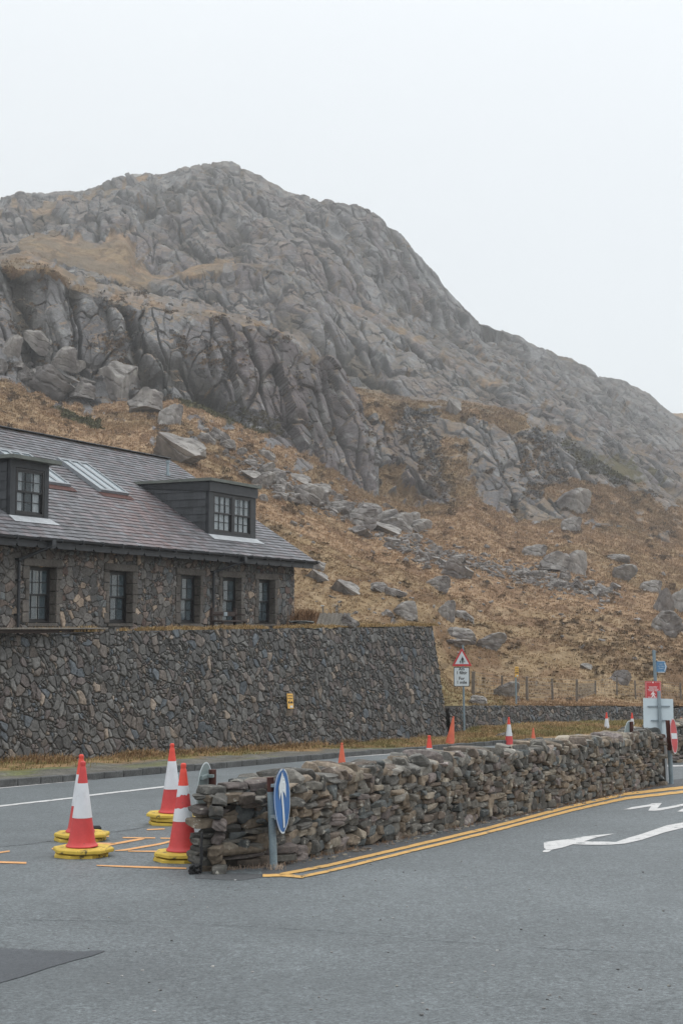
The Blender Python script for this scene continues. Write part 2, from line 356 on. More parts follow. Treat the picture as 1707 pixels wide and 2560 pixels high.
D7 = D6 + interp([(0, 75), (400, 60), (700, 35), (1568, 60)], Xc); K.append((D7, zrow(f3, D7)))
t3 = interp(r1707([(-500, 480), (-200, 500), (0, 500), (100, 492), (200, 475), (300, 458), (400, 445), (500, 455), (600, 485), (700, 505), (800, 530), (870, 580), (950, 660), (1020, 735), (1100, 785), (1200, 830), (1300, 880), (1400, 935), (1568, 1015), (1800, 1080), (2200, 1180)]), Xc) + jig(13, 8)
D8 = D7 + interp([(0, 45), (700, 60), (1200, 110), (1568, 160)], Xc); K.append((D8, zrow(t3, D8)))
skyl = interp(r1707([(-500, 560), (-200, 500), (-60, 476), (0, 467), (30, 456), (60, 449), (100, 452), (130, 446), (160, 443), (200, 440), (240, 431), (280, 418), (310, 408), (335, 403), (360, 401), (395, 396), (420, 388), (450, 383), (480, 381), (520, 377), (545, 379), (580, 389), (600, 399), (620, 416), (650, 434), (680, 447), (710, 456), (760, 465), (800, 475), (840, 484), (865, 493), (885, 510), (905, 530), (930, 556), (955, 582), (985, 612), (1010, 640), (1040, 678), (1065, 700), (1100, 732), (1130, 752), (1160, 762), (1200, 780), (1240, 800), (1300, 824), (1340, 843), (1372, 866), (1400, 870), (1430, 875), (1460, 885), (1495, 903), (1515, 922), (1540, 946), (1600, 985), (1800, 1060), (2200, 1170)]), Xc) + jig(15, 3.0, 16) + jig(19, 1.6, 5)
D9 = D8 + interp([(0, 120), (500, 90), (900, 40), (1120, 60), (1170, 150), (1370, 170), (1400, 240), (1568, 260)], Xc)
D9 = np.convolve(np.pad(D9, 6, mode='edge'), np.ones(13) / 13, 'valid'); K.append((D9, zrow(skyl, D9)))
D10 = D9 + 70; K.append((D10, K[-1][1] - 22))
counts = [60, 170, 210, 250, 26, 30, 150, 60, 190, 190, 10]
Dl = [];  Zl = []; Sg = []
for k, n in enumerate(counts):
    t = (np.arange(n) / n)[:, None]
    Dl.append(K[k][0] * (1 - t) + K[k + 1][0] * t); Zl.append(K[k][1] * (1 - t) + K[k + 1][1] * t); Sg.append(np.full(n, k) + t[:, 0])
Dl.append(K[-1][0][None]); Zl.append(K[-1][1][None]); Sg.append(np.array([len(counts)]))
Dg = np.concatenate(Dl); Zg = np.concatenate(Zl); Sg = np.concatenate(Sg)
def blur(A, r):
    k = np.ones(2 * r + 1) / (2 * r + 1)
    return np.apply_along_axis(lambda v: np.convolve(np.pad(v, r, mode='edge'), k, 'valid'), 0, A)
def proj_rows(D, z): # z, D arrays -> full px row
    d = D * math.cos(PITCH) + z * math.sin(PITCH); u = -D * math.sin(PITCH) + z * math.cos(PITCH); return 1280 - FPX * u / d
Yr = proj_rows(Dg, Zg) / DS                       # dsp row
Xg = np.broadcast_to(Xc, Dg.shape).copy()
depth = Dg * math.cos(PITCH) + Zg * math.sin(PITCH)
Xw = (pxc[None] - 853.5) / FPX * depth
ds = np.sqrt(np.diff(Dg, axis=0) ** 2 + np.diff(Zg, axis=0) ** 2); S = np.vstack([np.zeros((1, Dg.shape[1])), np.cumsum(ds, 0)])
SG = np.broadcast_to(Sg[:, None], Dg.shape)
# rock mask
wx = Xg + (fbm(Xg / 38, Yr / 38, 40, 4) - .5) * 60; wy = Yr + (fbm(Xg / 38, Yr / 38, 50, 4) - .5) * 46
rock = np.zeros(Dg.shape)
rock[(SG >= 3) & (SG < 4)] = 1; rock[(SG >= 6) & (SG < 7)] = 1; rock[(SG >= 8)] = 1
rock[(SG >= 4) & (SG < 6)] = .50; rock[(SG >= 7) & (SG < 8)] = .55
nA = fbm(Xg / 30, Yr / 18, 60, 5)
rk = rock + (nA - .5) * .9
G = [[(40, 565), (70, 545), (110, 536), (170, 556), (290, 545), (305, 600), (350, 632), (400, 641), (440, 600), (500, 588), (560, 604), (500, 612), (430, 628), (390, 655), (330, 660), (200, 622), (60, 576)],
     [(775, 885), (870, 900), (940, 922), (1060, 922), (1180, 935), (1225, 985), (1140, 1000), (1080, 965), (1010, 965), (990, 940), (930, 940), (905, 1000), (870, 950), (800, 905)],
     [(1010, 1000), (1070, 1000), (1060, 1040), (1090, 1120), (1120, 1180), (1050, 1150), (1010, 1060)],
     [(870, 1080), (905, 1060), (930, 1120), (985, 1170), (900, 1170)],
     [(1240, 1110), (1420, 1110), (1568, 1180), (1700, 1230), (1568, 1270), (1400, 1200), (1300, 1180)],
     [(0, 590), (100, 600), (220, 650), (200, 668), (100, 615), (0, 604)],
     [(380, 398), (240, 432), (0, 480), (-200, 520), (0, 500), (150, 475), (300, 430)],
     [(330, 1), (331, 1), (331, 2)]]
for P in G: rk = np.where(inpoly(wx, wy, P), rk - .75, rk)
LOW = SG < 3
rk = np.where(LOW, -0.2 + (fbm(Xg / 22 + 9, Yr / 13, 70, 5) - .5) * 2.0 + .45 * np.exp(-((SG - 3) / .10) ** 2), rk)
# outcrops on the low slope under the left crags
OUT = [[(-60, 770), (80, 790), (190, 880), (240, 960), (180, 960), (60, 905), (-60, 860)], [(330, 985), (420, 990), (480, 1040), (440, 1062), (360, 1030)],
       [(430, 930), (640, 1010), (760, 1110), (700, 1100), (560, 1030), (440, 985)]]
for P in OUT: rk = np.where(inpoly(wx, wy, P), rk + .45, rk)
rmask = sstep(.36, .52, rk)
# base normal
def gnormals(X, Y, Z):
    P = np.stack([X, Y, Z], -1); du = np.gradient(P, axis=1); dv = np.gradient(P, axis=0)
    n = np.cross(du, dv); n /= np.linalg.norm(n, axis=-1, keepdims=True) + 1e-9; return n
bn = gnormals(blur(Xw, 12), blur(Dg, 12), blur(Zg, 12))
dirn = bn * .8 + np.array([0, -.45, .15]); dirn /= np.linalg.norm(dirn, axis=-1, keepdims=True)
# block displacement, several joint sets
disp = np.zeros(Dg.shape); crack = np.zeros(Dg.shape); cellc = np.zeros(Dg.shape); cellb = np.zeros(Dg.shape)
farf = np.clip((Dg - 200) / 400, 0, 1)
for (L, amp, asp, ang, sd, wgt) in [(46, 5.5, 1.6, -.35, 101, 'far'), (19, 3.8, 2.1, -.22, 111, 'mid'), (7.4, 1.7, 2.8, -.18, 121, 'all'), (3.4, .80, 2.4, -.02, 131, 'all'), (1.6, .34, 1.8, .12, 141, 'near')]:
    ca = math.cos(ang); sa = math.sin(ang)
    uu = Xw + (fbm(Xw / L / 1.6, S / L / 1.6, sd + 3, 2) - .5) * L * .6; vv = S + (fbm(Xw / L / 1.6, S / L / 1.6, sd + 7, 2) - .5) * L * .6
    a = (uu * ca - vv * sa) / L; b = (uu * sa + vv * ca) / (L * asp)
    f1, f2_, cx, cy, dx, dy = worley(a, b, sd)
    h = _h(cx, cy, sd + 20); gx = _h(cx, cy, sd + 21) - .5; gy = _h(cx, cy, sd + 22) - .5
    ew = 1 - np.clip((f2_ - f1) / .10, 0, 1)
    w_ = {'far': .15 + .85 * farf, 'mid': .5 + .5 * farf, 'all': 1.0, 'near': 1 - .8 * farf}[wgt]
    hw_, er_ = {46: (.35, 7), 19: (.7, 4), 7.4: (1.15, 1)}.get(L, (1.3, 0))
    comp = w_ * amp * ((h - .5) * hw_ + gx * dx * 1.8 + gy * dy * 1.3 - .25 * ew)
    if er_:
        kk = np.ones(2 * er_ + 1) / (2 * er_ + 1)
        for ax_ in (0, 1): comp = np.apply_along_axis(lambda v: np.convolve(np.pad(v, er_, mode='edge'), kk, 'valid'), ax_, comp)
    disp += comp
    if wgt in ('mid', 'all'): crack += w_ * .4 * ew; cellc += (_h(cx, cy, sd + 30) - .5) * .5
    if L == 7.4: cellb = h
sl1 = Xw + .28 * S + (fbm(Xw / 9, S / 14, 151, 3) - .5) * 5
fis = np.zeros(Dg.shape)
for (wx1, ws1, th1, dep1, sd1) in ((11, 70, .016, 2.4, 152), (4.5, 26, .022, 1.0, 153), (24, 120, .014, 3.5, 154)):
    g1_ = np.abs(fbm(sl1 / wx1, S / ws1, sd1, 2) - .5); q1 = np.exp(-(g1_ / (th1 * (1 + farf))) ** 2); disp -= dep1 * q1; fis = np.maximum(fis, q1 * (.6 + .4 * (dep1 > 1)))
rel = (fbm(Xw / 30, S / 45, 200, 5) - .5) * (5 + 12 * farf) + (fbm(Xw / 2.2, S / 2.2, 210, 4) - .5) * .7
edge_fade = sstep(0, .12, np.abs(SG - 10))       # keep the skyline where it is
gn = (fbm(Xw / 14, S / 18, 220, 4) - .5) * 1.8 + (fbm(Xw / 1.1, S / 1.4, 230, 3) - .5) * .42 + (fbm(Xw / 3.5, S / 4.5, 240, 3) - .5) * .7
gn = gn * np.clip(SG * 1.2, 0.15, 1) * np.where(SG < 3, 1, 1)
def blur2(A, r): return blur(blur(A, r).T, r).T
steep = sstep(.04, .40, 1 - bn[..., 2])
amp_ = (.25 + .75 * blur2(steep, 5))
amp_ = np.where((SG >= 8) | ((SG >= 6) & (SG < 7)), np.maximum(amp_, .85), amp_) * (.16 + .84 * sstep(0, .30, np.abs(SG - 10)))
amp_ = np.where(SG < 3, np.clip(.10 + .5 * sstep(2.6, 3, SG), 0, 1), amp_)
amp_ = blur2(amp_, 6); rsoft = blur2(rmask, 2)
tot = rsoft * ((disp + rel) * amp_ + .25) + (1 - rsoft) * (gn + (disp + rel) * np.where(SG > 3.2, .3, 0.0) * amp_)
Pg = np.stack([Xw, Dg, Zg], -1) + dirn * tot[..., None]
nn = gnormals(Pg[..., 0], Pg[..., 1], Pg[..., 2]); nzv = nn[..., 2]
# colour of rock and plants (albedo)
def mixc(a, b, t): return a * (1 - t[..., None]) + b * t[..., None]
c3 = lambda *v: np.array(v, float)
t1 = fbm(Xw / 9, S / 9, 300, 5); t2_ = fbm(Xw / 2.0, S / 1.3, 310, 4); t3_ = fbm(Xw / 26, S / 26, 320, 4)
rc = mixc(np.broadcast_to(c3(.150, .140, .136), Pg.shape), c3(.25, .238, .23), sstep(.3, .75, t1 + cellc * .5))
rc = mixc(rc, c3(.165, .130, .124), sstep(.5, .75, t3_ + .12 * np.sin(cellb * 9)) * .6)
rc = mixc(rc, c3(.10, .10, .095), sstep(.55, .72, fbm(Xw / 2.6, S / 16, 330, 5)) * .65)      # seepage streaks
rc = mixc(rc, c3(.40, .39, .36), sstep(.62, .75, t2_) * .5)
rc = rc * np.array([.92, .955, 1.0]) * .95; rc = mixc(rc, c3(.060, .052, .040), np.clip(np.maximum(crack * .65, fis * .9), 0, 1))
gA = fbm(Xw / 13, S / 26, 340, 4); gB = fbm(Xw / 2.2, S / 5.5, 350, 5); gC = fbm(Xw / .7, S / 2.2, 360, 3)
gc_ = mixc(np.broadcast_to(c3(.312, .208, .128), Pg.shape), c3(.225, .160, .088), sstep(.42, .64, gA) * .8)
gc_ = mixc(gc_, c3(.165, .098, .058), sstep(.46, .66, gB) * .75)
gc_ = mixc(gc_, c3(.37, .275, .175), sstep(.52, .72, gC) * .5)
HE = [[(470, 790), (530, 800), (520, 880), (480, 890)], [(880, 935), (1000, 940), (980, 1000), (1050, 1060), (1050, 1170), (980, 1150), (950, 1060), (900, 960)], [(1180, 1000), (1250, 990), (1300, 1100), (1220, 1150)],
      [(1070, 780), (1160, 800), (1240, 880), (1130, 880)], [(1230, 1430), (1420, 1440), (1500, 1500), (1568, 1560), (1420, 1560), (1280, 1500)], [(1420, 1420), (1600, 1470), (1600, 1560), (1520, 1530)], [(230, 770), (310, 780), (300, 900), (250, 860)], [(60, 800), (180, 850), (160, 880), (60, 830)]]
GR = [[(390, 890), (480, 915), (560, 930), (660, 985), (640, 1005), (540, 975), (420, 930)], [(1290, 1010), (1400, 1040), (1530, 1100), (1440, 1110), (1330, 1070)], [(110, 930), (200, 955), (240, 990), (180, 980)]]
hm = np.zeros(Dg.shape); grm = np.zeros(Dg.shape)
for P in HE: hm = np.maximum(hm, inpoly(wx, wy, P) * 1.0)
for P in GR: grm = np.maximum(grm, inpoly(wx, wy, P) * 1.0)
hm = np.clip(hm * .42 + sstep(.62, .72, fbm(Xg / 26, Yr / 16, 370, 5)) * .8, 0, 1) * sstep(.38, .52, fbm(Xg / 9, Yr / 6, 380, 4))
gc_ = np.where((SG > 4)[..., None], mixc(gc_ * .86, c3(.15, .125, .095), sstep(.42, .62, fbm(Xw / 7, S / 9, 345, 4)) * .7), gc_); gc_ = mixc(gc_, c3(.085, .058, .036), hm * .9); gc_ = mixc(gc_, c3(.060, .066, .030), grm * .85)
NEARG = sstep(1.2, .3, SG); gc_ = mixc(gc_, c3(.24, .20, .10), NEARG * sstep(.42, .55, gA) * .7)
# plants take the ledges
ledge = sstep(.62, .82, nzv + (fbm(Xg / 14, Yr / 9, 390, 5) - .5) * .75) * np.where(SG > 3, 1, 0)
ledge *= interp([(-500, .75), (700, .7), (1000, .6), (2200, .65)], Xg) * (1 - .62 * farf)
rm2 = rmask * (1 - ledge * .85)
rm2 = np.where((hm + grm > .3) & (fbm(Xg / 12, Yr / 8, 395, 4) > .56) & (SG > 3), rm2 * .15, rm2)
ledgec = mixc(gc_, c3(.13, .095, .058), np.broadcast_to(np.where(SG > 3, .42, 0), Dg.shape) * sstep(.35, .6, gB))
hc = mixc(ledgec, rc, rm2)
nr, nc = Dg.shape
idx = np.arange(nr * nc).reshape(nr, nc)
faces = np.stack([idx[:-1, :-1], idx[:-1, 1:], idx[1:, 1:], idx[1:, :-1]], -1).reshape(-1, 4)
tag(np_mesh('mountain', Pg.reshape(-1, 3), faces, M['hill'], hc.reshape(-1, 3)), kind='structure')
# projected rows for picking
pd = Pg[..., 1] * math.cos(PITCH) + Pg[..., 2] * math.sin(PITCH)
prow = 1280 - FPX * (-Pg[..., 1] * math.sin(PITCH) + Pg[..., 2] * math.cos(PITCH)) / pd
prow_run = np.minimum.accumulate(prow, axis=0)
def pick(X, Y, imin=0):
    """dsp pixel -> visible mountain point and its rock weight"""
    j = int(np.clip(np.searchsorted(Xc, X), 1, nc - 1)); c = prow_run[imin:, j]
    i = int(np.argmax(c <= Y * DS)) + imin
    if i <= imin: i = imin + 1
    return Vector(Pg[i, j]), rm2[i, j], i, j
# far humps in the cloud: one behind the left shoulder, one brown ridge at the right edge
def hump(name, tab, D, thick, colr, seed, amp):
    xs_ = np.linspace(tab[0][0], tab[-1][0], 260); rows = interp(r1707(tab), xs_) + (fbm(xs_ / 9, xs_ * 0, seed, 4) - .5) * 6
    ts = np.linspace(0, 1, 70)[:, None]
    Dh = D - thick + thick * ts + 0 * xs_[None]; ztop = zrow(rows, D)[None]
    zz = ztop * (ts ** .8) - 12 * (1 - ts)
    xx = (xs_ * DS - 853.5)[None] / FPX * Dh
    rl = (fbm(xx / 22, Dh / 22, seed + 3, 5) - .5) * amp
    P = np.stack([xx, Dh, zz + rl * (1 - ts)], -1)
    P = np.concatenate([P, P[-1:] + np.array([0, 80, -40])], 0)
    n_, m_ = P.shape[:2]; ii = np.arange(n_ * m_).reshape(n_, m_)
    fc = np.stack([ii[:-1, :-1], ii[:-1, 1:], ii[1:, 1:], ii[1:, :-1]], -1).reshape(-1, 4)
    cc = np.array(colr) * (.8 + .4 * fbm(P[..., 0] / 12, P[..., 1] / 12, seed + 9, 4)[..., None])
    return tag(np_mesh(name, P.reshape(-1, 3), fc, M['hill'], cc.reshape(-1, 3)), kind='structure')
hump('far_hill', [(60, 520), (150, 452), (190, 442), (225, 436), (250, 424), (275, 407), (292, 399), (312, 401), (335, 404), (360, 400), (400, 410), (470, 450), (520, 520)], 1080, 300, (.2, .19, .17), 5, 30)
hump('far_hill', [(1440, 1060), (1500, 975), (1535, 949), (1570, 949), (1640, 975), (1800, 1060), (2100, 1200)], 1000, 120, (.30, .20, .12), 8, 20)


# ------------------------------------------------------------------ verge, kerb, markings
rng = random.Random(7); npr = np.random.default_rng(11)
def V3(p, z=None): return np.array([p[0], p[1], p[2] if z is None else z], float)
wl = [(-6.52, 27.5), (.47, 40.3), (2.61, 43.64)]
KL = [(-22.1, -1.0), (-20.9 + 7.2, 14.4)] + wl + [(4.7, 47.2), (7.1, 51.0), (11.0, 56.0), (17, 62.5), (30, 74)]
WB = [(-27.2, 6.7, -1.9), (-18, 20.1, -2.75), (-8.17, 34.41, -3.30), (3.87, 51.96, -4.12), (4.6, 52.9, -3.82), (8.1, 58, -3.98), (13.7, 65, -4.35), (20, 72, -4.9), (34, 86, -5.6)]
def resample(P, n):
    P = np.array(P, float); d = np.concatenate([[0], np.cumsum(np.linalg.norm(np.diff(P[:, :2], axis=0), axis=1))]); d /= d[-1]
    t = np.linspace(0, 1, n); return np.stack([np.interp(t, d, P[:, k]) for k in range(P.shape[1])], 1)
KLn = np.array([(x, y, zg(x, y) + .11) for x, y in KL]); KR = resample(KLn, 400)
def wb_at(p): # nearest point on wall-base line along the road normal
    q = np.array(WB); best = None
    for a, b in zip(q[:-1], q[1:]):
        ab = b[:2] - a[:2]; t = np.clip(np.dot(p[:2] - a[:2], ab) / np.dot(ab, ab), 0, 1); c = a + t * (b - a); d = np.linalg.norm(c[:2] - p[:2])
        if best is None or d < best[0]: best = (d, c)
    return best[1]
KW = np.array([wb_at(p) for p in KR]); KW = np.stack([np.convolve(np.pad(KW[:, k], 4, mode='edge'), np.ones(9) / 9, 'valid') for k in range(3)], 1)
nt_ = 40; T = np.linspace(0, 1, nt_)[None, :, None]
VG = KR[:, None, :] * (1 - T) + (KW[:, None, :] + (KW - KR)[:, None, :] * .03) * T
tt = T[..., 0] + 0 * VG[..., 0]
bulge = .10 * np.sin(np.pi * tt) * sstep(48, 56, VG[..., 1]); VG[..., 2] += bulge + (fbm(VG[..., 0] * 1.3, VG[..., 1] * 1.3, 5, 4) - .5) * .16 * np.minimum(tt * 4, 1)
vc = mixc(np.broadcast_to(c3(.135, .128, .112), VG.shape), c3(.25, .165, .085), sstep(.42, .60, tt * 1.0 + (fbm(VG[..., 0] * 1.2, VG[..., 1] * 1.2, 9, 4) - .5) * .5 + sstep(45, 50, VG[..., 1])))
vc = mixc(vc, c3(.13, .14, .05), sstep(.52, .7, fbm(VG[..., 0] * .9, VG[..., 1] * .9, 19, 4)) * .7)
ii = np.arange(400 * nt_).reshape(400, nt_); fc = np.stack([ii[:-1, :-1], ii[1:, :-1], ii[1:, 1:], ii[:-1, 1:]], -1).reshape(-1, 4)
tag(np_mesh('verge', VG.reshape(-1, 3), fc[:, ::-1], M['verge'], vc.reshape(-1, 3)), kind='structure')
# kerb stones
mb = MB(); seg = resample(KLn[1:7], 64)
for a, b in zip(seg[:-1], seg[1:]):
    d = Vector(b - a); L = d.length; rz = math.atan2(d.y, d.x); sl_ = math.asin(d.z / L); c = Vector((a + b) / 2) + Vector((math.cos(rz + math.pi / 2), math.sin(rz + math.pi / 2), 0)) * -.0
    j = rng.uniform(-.012, .012); R = Euler((rng.uniform(-.03, .03), -sl_, rz + rng.uniform(-.008, .008))).to_matrix()
    mb.box(c + Vector((0, 0, -.045 + j)), (L - .018, .14, .16), R, bev=.012)
tag(mb.build('kerb', M['kerb']), kind='structure')
def marking(name, pix, mat, off=.004): return sheet(name, [gat(x, y, off) for x, y in pix], mat, off)
def stroke(pix, half, taper=None):
    up = [(x, y - h) for (x, y), h in zip(pix, half)]; dn = [(x, y + h) for (x, y), h in zip(pix, half)]
    return up + dn[::-1]
def strip_sheet(name, strokes, mat, off):
    mb = MB()
    for pix, half in strokes:
        n = len(pix); half = [half] * n if isinstance(half, (int, float)) else half
        vs = []
        for (x, y), h in zip(pix, half):
            for q in (-h, h):
                g = gat(x, y + q, off); vs.append((g.x, g.y, zg(g.x, g.y) + off))
        mb.add(vs, [(2 * i, 2 * i + 1, 2 * i + 3, 2 * i + 2) for i in range(n - 1)])
    o = mb.build(name, mat)
    return tag(o, kind='structure')
def dense(pix, k=14, wob=.35):
    out = []
    for (a, b), (c, d) in zip(pix[:-1], pix[1:]):
        for i in range(k): t = i / k; out.append((a + (c - a) * t, b + (d - b) * t + rng.uniform(-wob, wob)))
    return out + [pix[-1]]
strip_sheet('margin_strip', [([(488, 2190), (600, 2192), (662, 2189)], [6, 9, 3]), ([(655, 2176), (705, 2165), (822, 2134), (1000, 2095), (1200, 2050), (1480, 1986), (1700, 1957), (1790, 1942)], [16, 24, 30, 25, 22, 16, 10, 9])], M['asphalt_dark'], .003)
strip_sheet('yellow_edge_line', [(dense([(700, 2186), (822, 2162.5), (1200, 2074.5), (1430, 2015), (1560, 1985), (1707, 1968.5), (1800, 1957)]), 3.4), (dense([(752, 2191.5), (822, 2177), (1200, 2085), (1430, 2025), (1560, 1996), (1707, 1979), (1800, 1968)]), 3.1), (dense([(657, 2188.5), (705, 2187.5), (757, 2192)], 6), 3.3)], M['yellow_line'], .008)
strip_sheet('road_edge_line', [(dense([(-300, 1993), (-80, 1978), (0, 1969.5), (186, 1952), (400, 1930.5), (527, 1918.5), (675, 1903.5), (820, 1895), (895, 1890), (1068, 1877)], 8, .2), 1.5)], M['white_line'], .006)
strip_sheet('centre_line', [(dense([(-260, 2042), (0, 2015), (186, 1994), (221, 1988.5), (412, 1966.5)], 10, .2), 1.7)], M['white_line'], .006)
q = lambda x, y: (x / 3.92, y / 3.92 + 1900)
z5 = lambda x, y: (x / 3.409 + 60, y / 3.409 + 1850)
strip_sheet('orange_marking', [([q(510, 868), q(720, 871)], 1.6), ([q(960, 850), q(1400, 770), q(1430, 764)], [2.4, 2.4, .8]), ([q(1205, 760), q(1523, 763)], 1.3), ([q(950, 815), q(1130, 818)], 1.5), ([q(930, 752), q(1072, 747)], 1.4),
    ([q(1130, 888), q(1230, 880), q(1568, 822), z5(1262, 860), z5(1480, 810)], [.8, 2.2, 2.2, 2.2, 2.2]), ([q(1258, 892), q(1568, 895), z5(1140, 948), z5(1290, 922)], [1.2, 1.6, 2, 2]), ([q(950, 1032), z5(1000, 1082), z5(1385, 1093)], [1.2, 2.2, 1.8]),
    ([z5(1165, 836), z5(1300, 838)], 1.3), ([z5(1400, 895), z5(1490, 884)], 2), ([z5(1050, 763), z5(1200, 757)], 1.3), ([(-80, 2135), (0, 2131), (25, 2127.5)], 1.7), ([(-90, 2152), (0, 2155), (67, 2157)], 2.2)], M['orange_line'], .006)
z8 = lambda x, y: (x / 3.093 + 1200, y / 3.093 + 1900)
def poly_mark(name, polys, mat, off):
    import bmesh
    mb = MB()
    for pix in polys:
        vs = []
        for x, y in pix: g = gat(x, y, off); vs.append((g.x, g.y, zg(g.x, g.y) + off))
        mb.add(vs, [tuple(range(len(vs)))])
    return tag(mb.build(name, mat), kind='structure')
poly_mark('white_arrow_marking', [[z8(*p) for p in [(490, 636), (600, 620), (720, 606), (800, 591), (930, 577), (1048, 567), (900, 598), (800, 629), (1050, 632), (1130, 605), (1250, 570), (1440, 505), (1568, 482), (1720, 470), (1720, 512), (1568, 524), (1420, 560), (1250, 616), (1120, 645), (1000, 655), (850, 655), (715, 651), (640, 675), (550, 694), (535, 706), (515, 713), (480, 712), (486, 700), (510, 690), (492, 680)]],
    [z8(*p) for p in [(1086, 384), (1130, 377), (1170, 364), (1300, 345), (1325, 335), (1402, 332), (1385, 352), (1366, 374), (1450, 361), (1568, 337), (1720, 312), (1720, 326), (1568, 353), (1480, 372), (1390, 389), (1345, 392), (1297, 391), (1318, 357), (1160, 381)]],
    [z8(*p) for p in [(1518, 399), (1560, 378), (1640, 345), (1700, 340), (1640, 385), (1568, 399)]]], M['white_line'], .006)
strip_sheet('far_road_line', [([(1660, 1915), (1850, 1912)], 1.6)], M['white_line'], .006)
poly_mark('asphalt_repair_patch', [[(-200, 2362), (0, 2370), (60, 2373), (120, 2377), (200, 2379), (240, 2376), (266, 2376), (230, 2390), (180, 2402), (120, 2420), (60, 2440), (0, 2457), (-200, 2500)]], M['asphalt_patch'], .004)
def crackline(pix, h, name='road_joint'):
    pts = dense(pix, 40, .8); strip_sheet(name, [(pts, [h * rng.uniform(.0, .8) for _ in pts])], M['crack'], .0035)
crackline([(-60, 2296), (0, 2297), (130, 2300), (400, 2304), (800, 2326), (1100, 2352), (1400, 2372), (1800, 2388)], .55)
crackline([(-20, 2118), (60, 2112), (130, 2102)], 1.0); crackline([(250, 2083), (320, 2075), (372, 2066)], 1.0)
crackline([(-60, 2374 - 5), (0, 2369.5), (120, 2376), (220, 2379)], 1.0)

# ------------------------------------------------------------------ stones and dry stone walls
def cube_sphere(n):
    g = np.linspace(-1, 1, n + 1); P = {}; V = []; F = []
    def vid(p):
        k = tuple(np.round(p, 5))
        if k not in P: P[k] = len(V); V.append(p)
        return P[k]
    for ax in range(3):
        for sg in (-1, 1):
            for i in range(n):
                for j in range(n):
                    qd = []
                    for (a, b) in ((i, j), (i + 1, j), (i + 1, j + 1), (i, j + 1)):
                        p = [0, 0, 0]; p[ax] = sg; p[(ax + 1) % 3] = g[a]; p[(ax + 2) % 3] = g[b]; qd.append(vid(p))
                    F.append(qd if sg > 0 else qd[::-1])
    return np.array(V, float), np.array(F)
CS = {n: cube_sphere(n) for n in (4, 5, 6, 14, 18)}
def block(n, size, r, k=7, planes=5, cut=(.80, 1.12), lump=.06):
    V, F = CS[n]; q = V / (np.sum(np.abs(V) ** k, axis=1) ** (1 / k))[:, None]
    for _ in range(planes):
        nn_ = r.normal(size=3); nn_ /= np.linalg.norm(nn_); d = r.uniform(*cut); e = np.maximum(0, q @ nn_ - d); q = q - e[:, None] * nn_
    for _ in range(4):
        k_ = r.normal(size=3) * 2.4; q = q + lump * np.sin(q @ k_ + r.uniform(0, 6))[:, None] * r.normal(size=3)[None] * .6
    return q * np.array(size) / 2, F
class Stones:
    def __init__(s): s.V = []; s.F = []; s.C = []; s.n = 0
    def add(s, V, F, c, cj=None):
        s.V.append(V); s.F.append(F + s.n); s.n += len(V); s.C.append(np.tile(np.array(c, float), (len(V), 1)))
    def build(s, name, mat, parent=None): return np_mesh(name, np.concatenate(s.V), np.concatenate(s.F), mat, np.concatenate(s.C), parent)
PAL = [(c3(.100, .095, .086), 5), (c3(.145, .135, .118), 5), (c3(.105, .112, .110), 2.2), (c3(.175, .14, .105), 5), (c3(.135, .108, .088), 4), (c3(.25, .215, .17), 1.4), (c3(.16, .135, .125), 2)]
def palc(r, pal=PAL, g=1.0):
    wts = np.array([p[1] for p in pal]); k = r.choice(len(pal), p=wts / wts.sum()); return pal[k][0] * r.uniform(.75, 1.25) * g
def rotm(r, a=.12): return np.array(Euler((r.normal() * a, r.normal() * a, r.normal() * a)).to_matrix())
def dry_face(S_, A, B, zb, zt, out, r, wmul=1.0, nres=6, face_depth=.26, tilt=.055, pal=PAL, size=1.0):
    """courses of rough stones between A and B (2D); zb/zt functions of 0..1"""
    A = np.array(A, float); B = np.array(B, float); L = np.linalg.norm(B - A); u = (B - A) / L; out = np.array(out, float)
    B3 = np.array([[u[0], u[1], 0], [out[0], out[1], 0], [0, 0, 1]]).T
    fr = 0.0; 
    Hm = max(zt(t) - zb(t) for t in (0, .5, 1)); cs = []
    z = 0
    while z < Hm - .03:
        h = r.uniform(.06, .135) * size; cs.append((z, h)); z += h * .97
    ph = r.uniform(0, 9)
    for (z, h) in cs:
        x = -r.uniform(0, .15)
        while x < L:
            w_ = r.uniform(.10, .32) * wmul * size * (1.3 if r.random() < .15 else 1); hh = h * r.uniform(.85, 1.18)
            if r.random() < .13: hh *= 1.7; w_ *= .7
            t = np.clip((x + w_ / 2) / L, 0, 1); H = zt(t) - zb(t)
            zz = (z + h / 2) * H / Hm + .035 * math.sin(x * 2.3 + ph) + .02 * math.sin(x * 6.1 + z * 9)
            V, F = block(nres, (w_ * 1.06, face_depth, hh * 1.10), r, k=10, planes=8, cut=(.82, 1.3), lump=.04)
            R_ = np.array(Euler((r.normal() * .05, r.normal() * tilt, r.normal() * .07)).to_matrix())
            V = V @ R_.T; p = V @ B3.T + np.array([A[0] + u[0] * (x + w_ / 2), A[1] + u[1] * (x + w_ / 2), zb(t) + zz]) + np.array([out[0], out[1], 0]) * (-face_depth / 2 + r.uniform(-.035, .028))
            S_.add(p, F, palc(r, pal)); x += w_
r_ = np.random.default_rng(5)
WA, WBq, WC, WD, WE = (-1.37, 14.98), (-.76, 15.38), (6.30, 28.29), (5.72, 28.62), (-1.41, 15.62)
wall = thing('dry_stone_wall', "long low dry stone wall running between the car park and the road", 'stone wall', (WA[0], WA[1], zg(*WA)))
wo_ = np.array(wall.location)
Sx = Stones()
def gz(a, b): return lambda t: zg(a[0] + (b[0] - a[0]) * t, a[1] + (b[1] - a[1]) * t) - .03
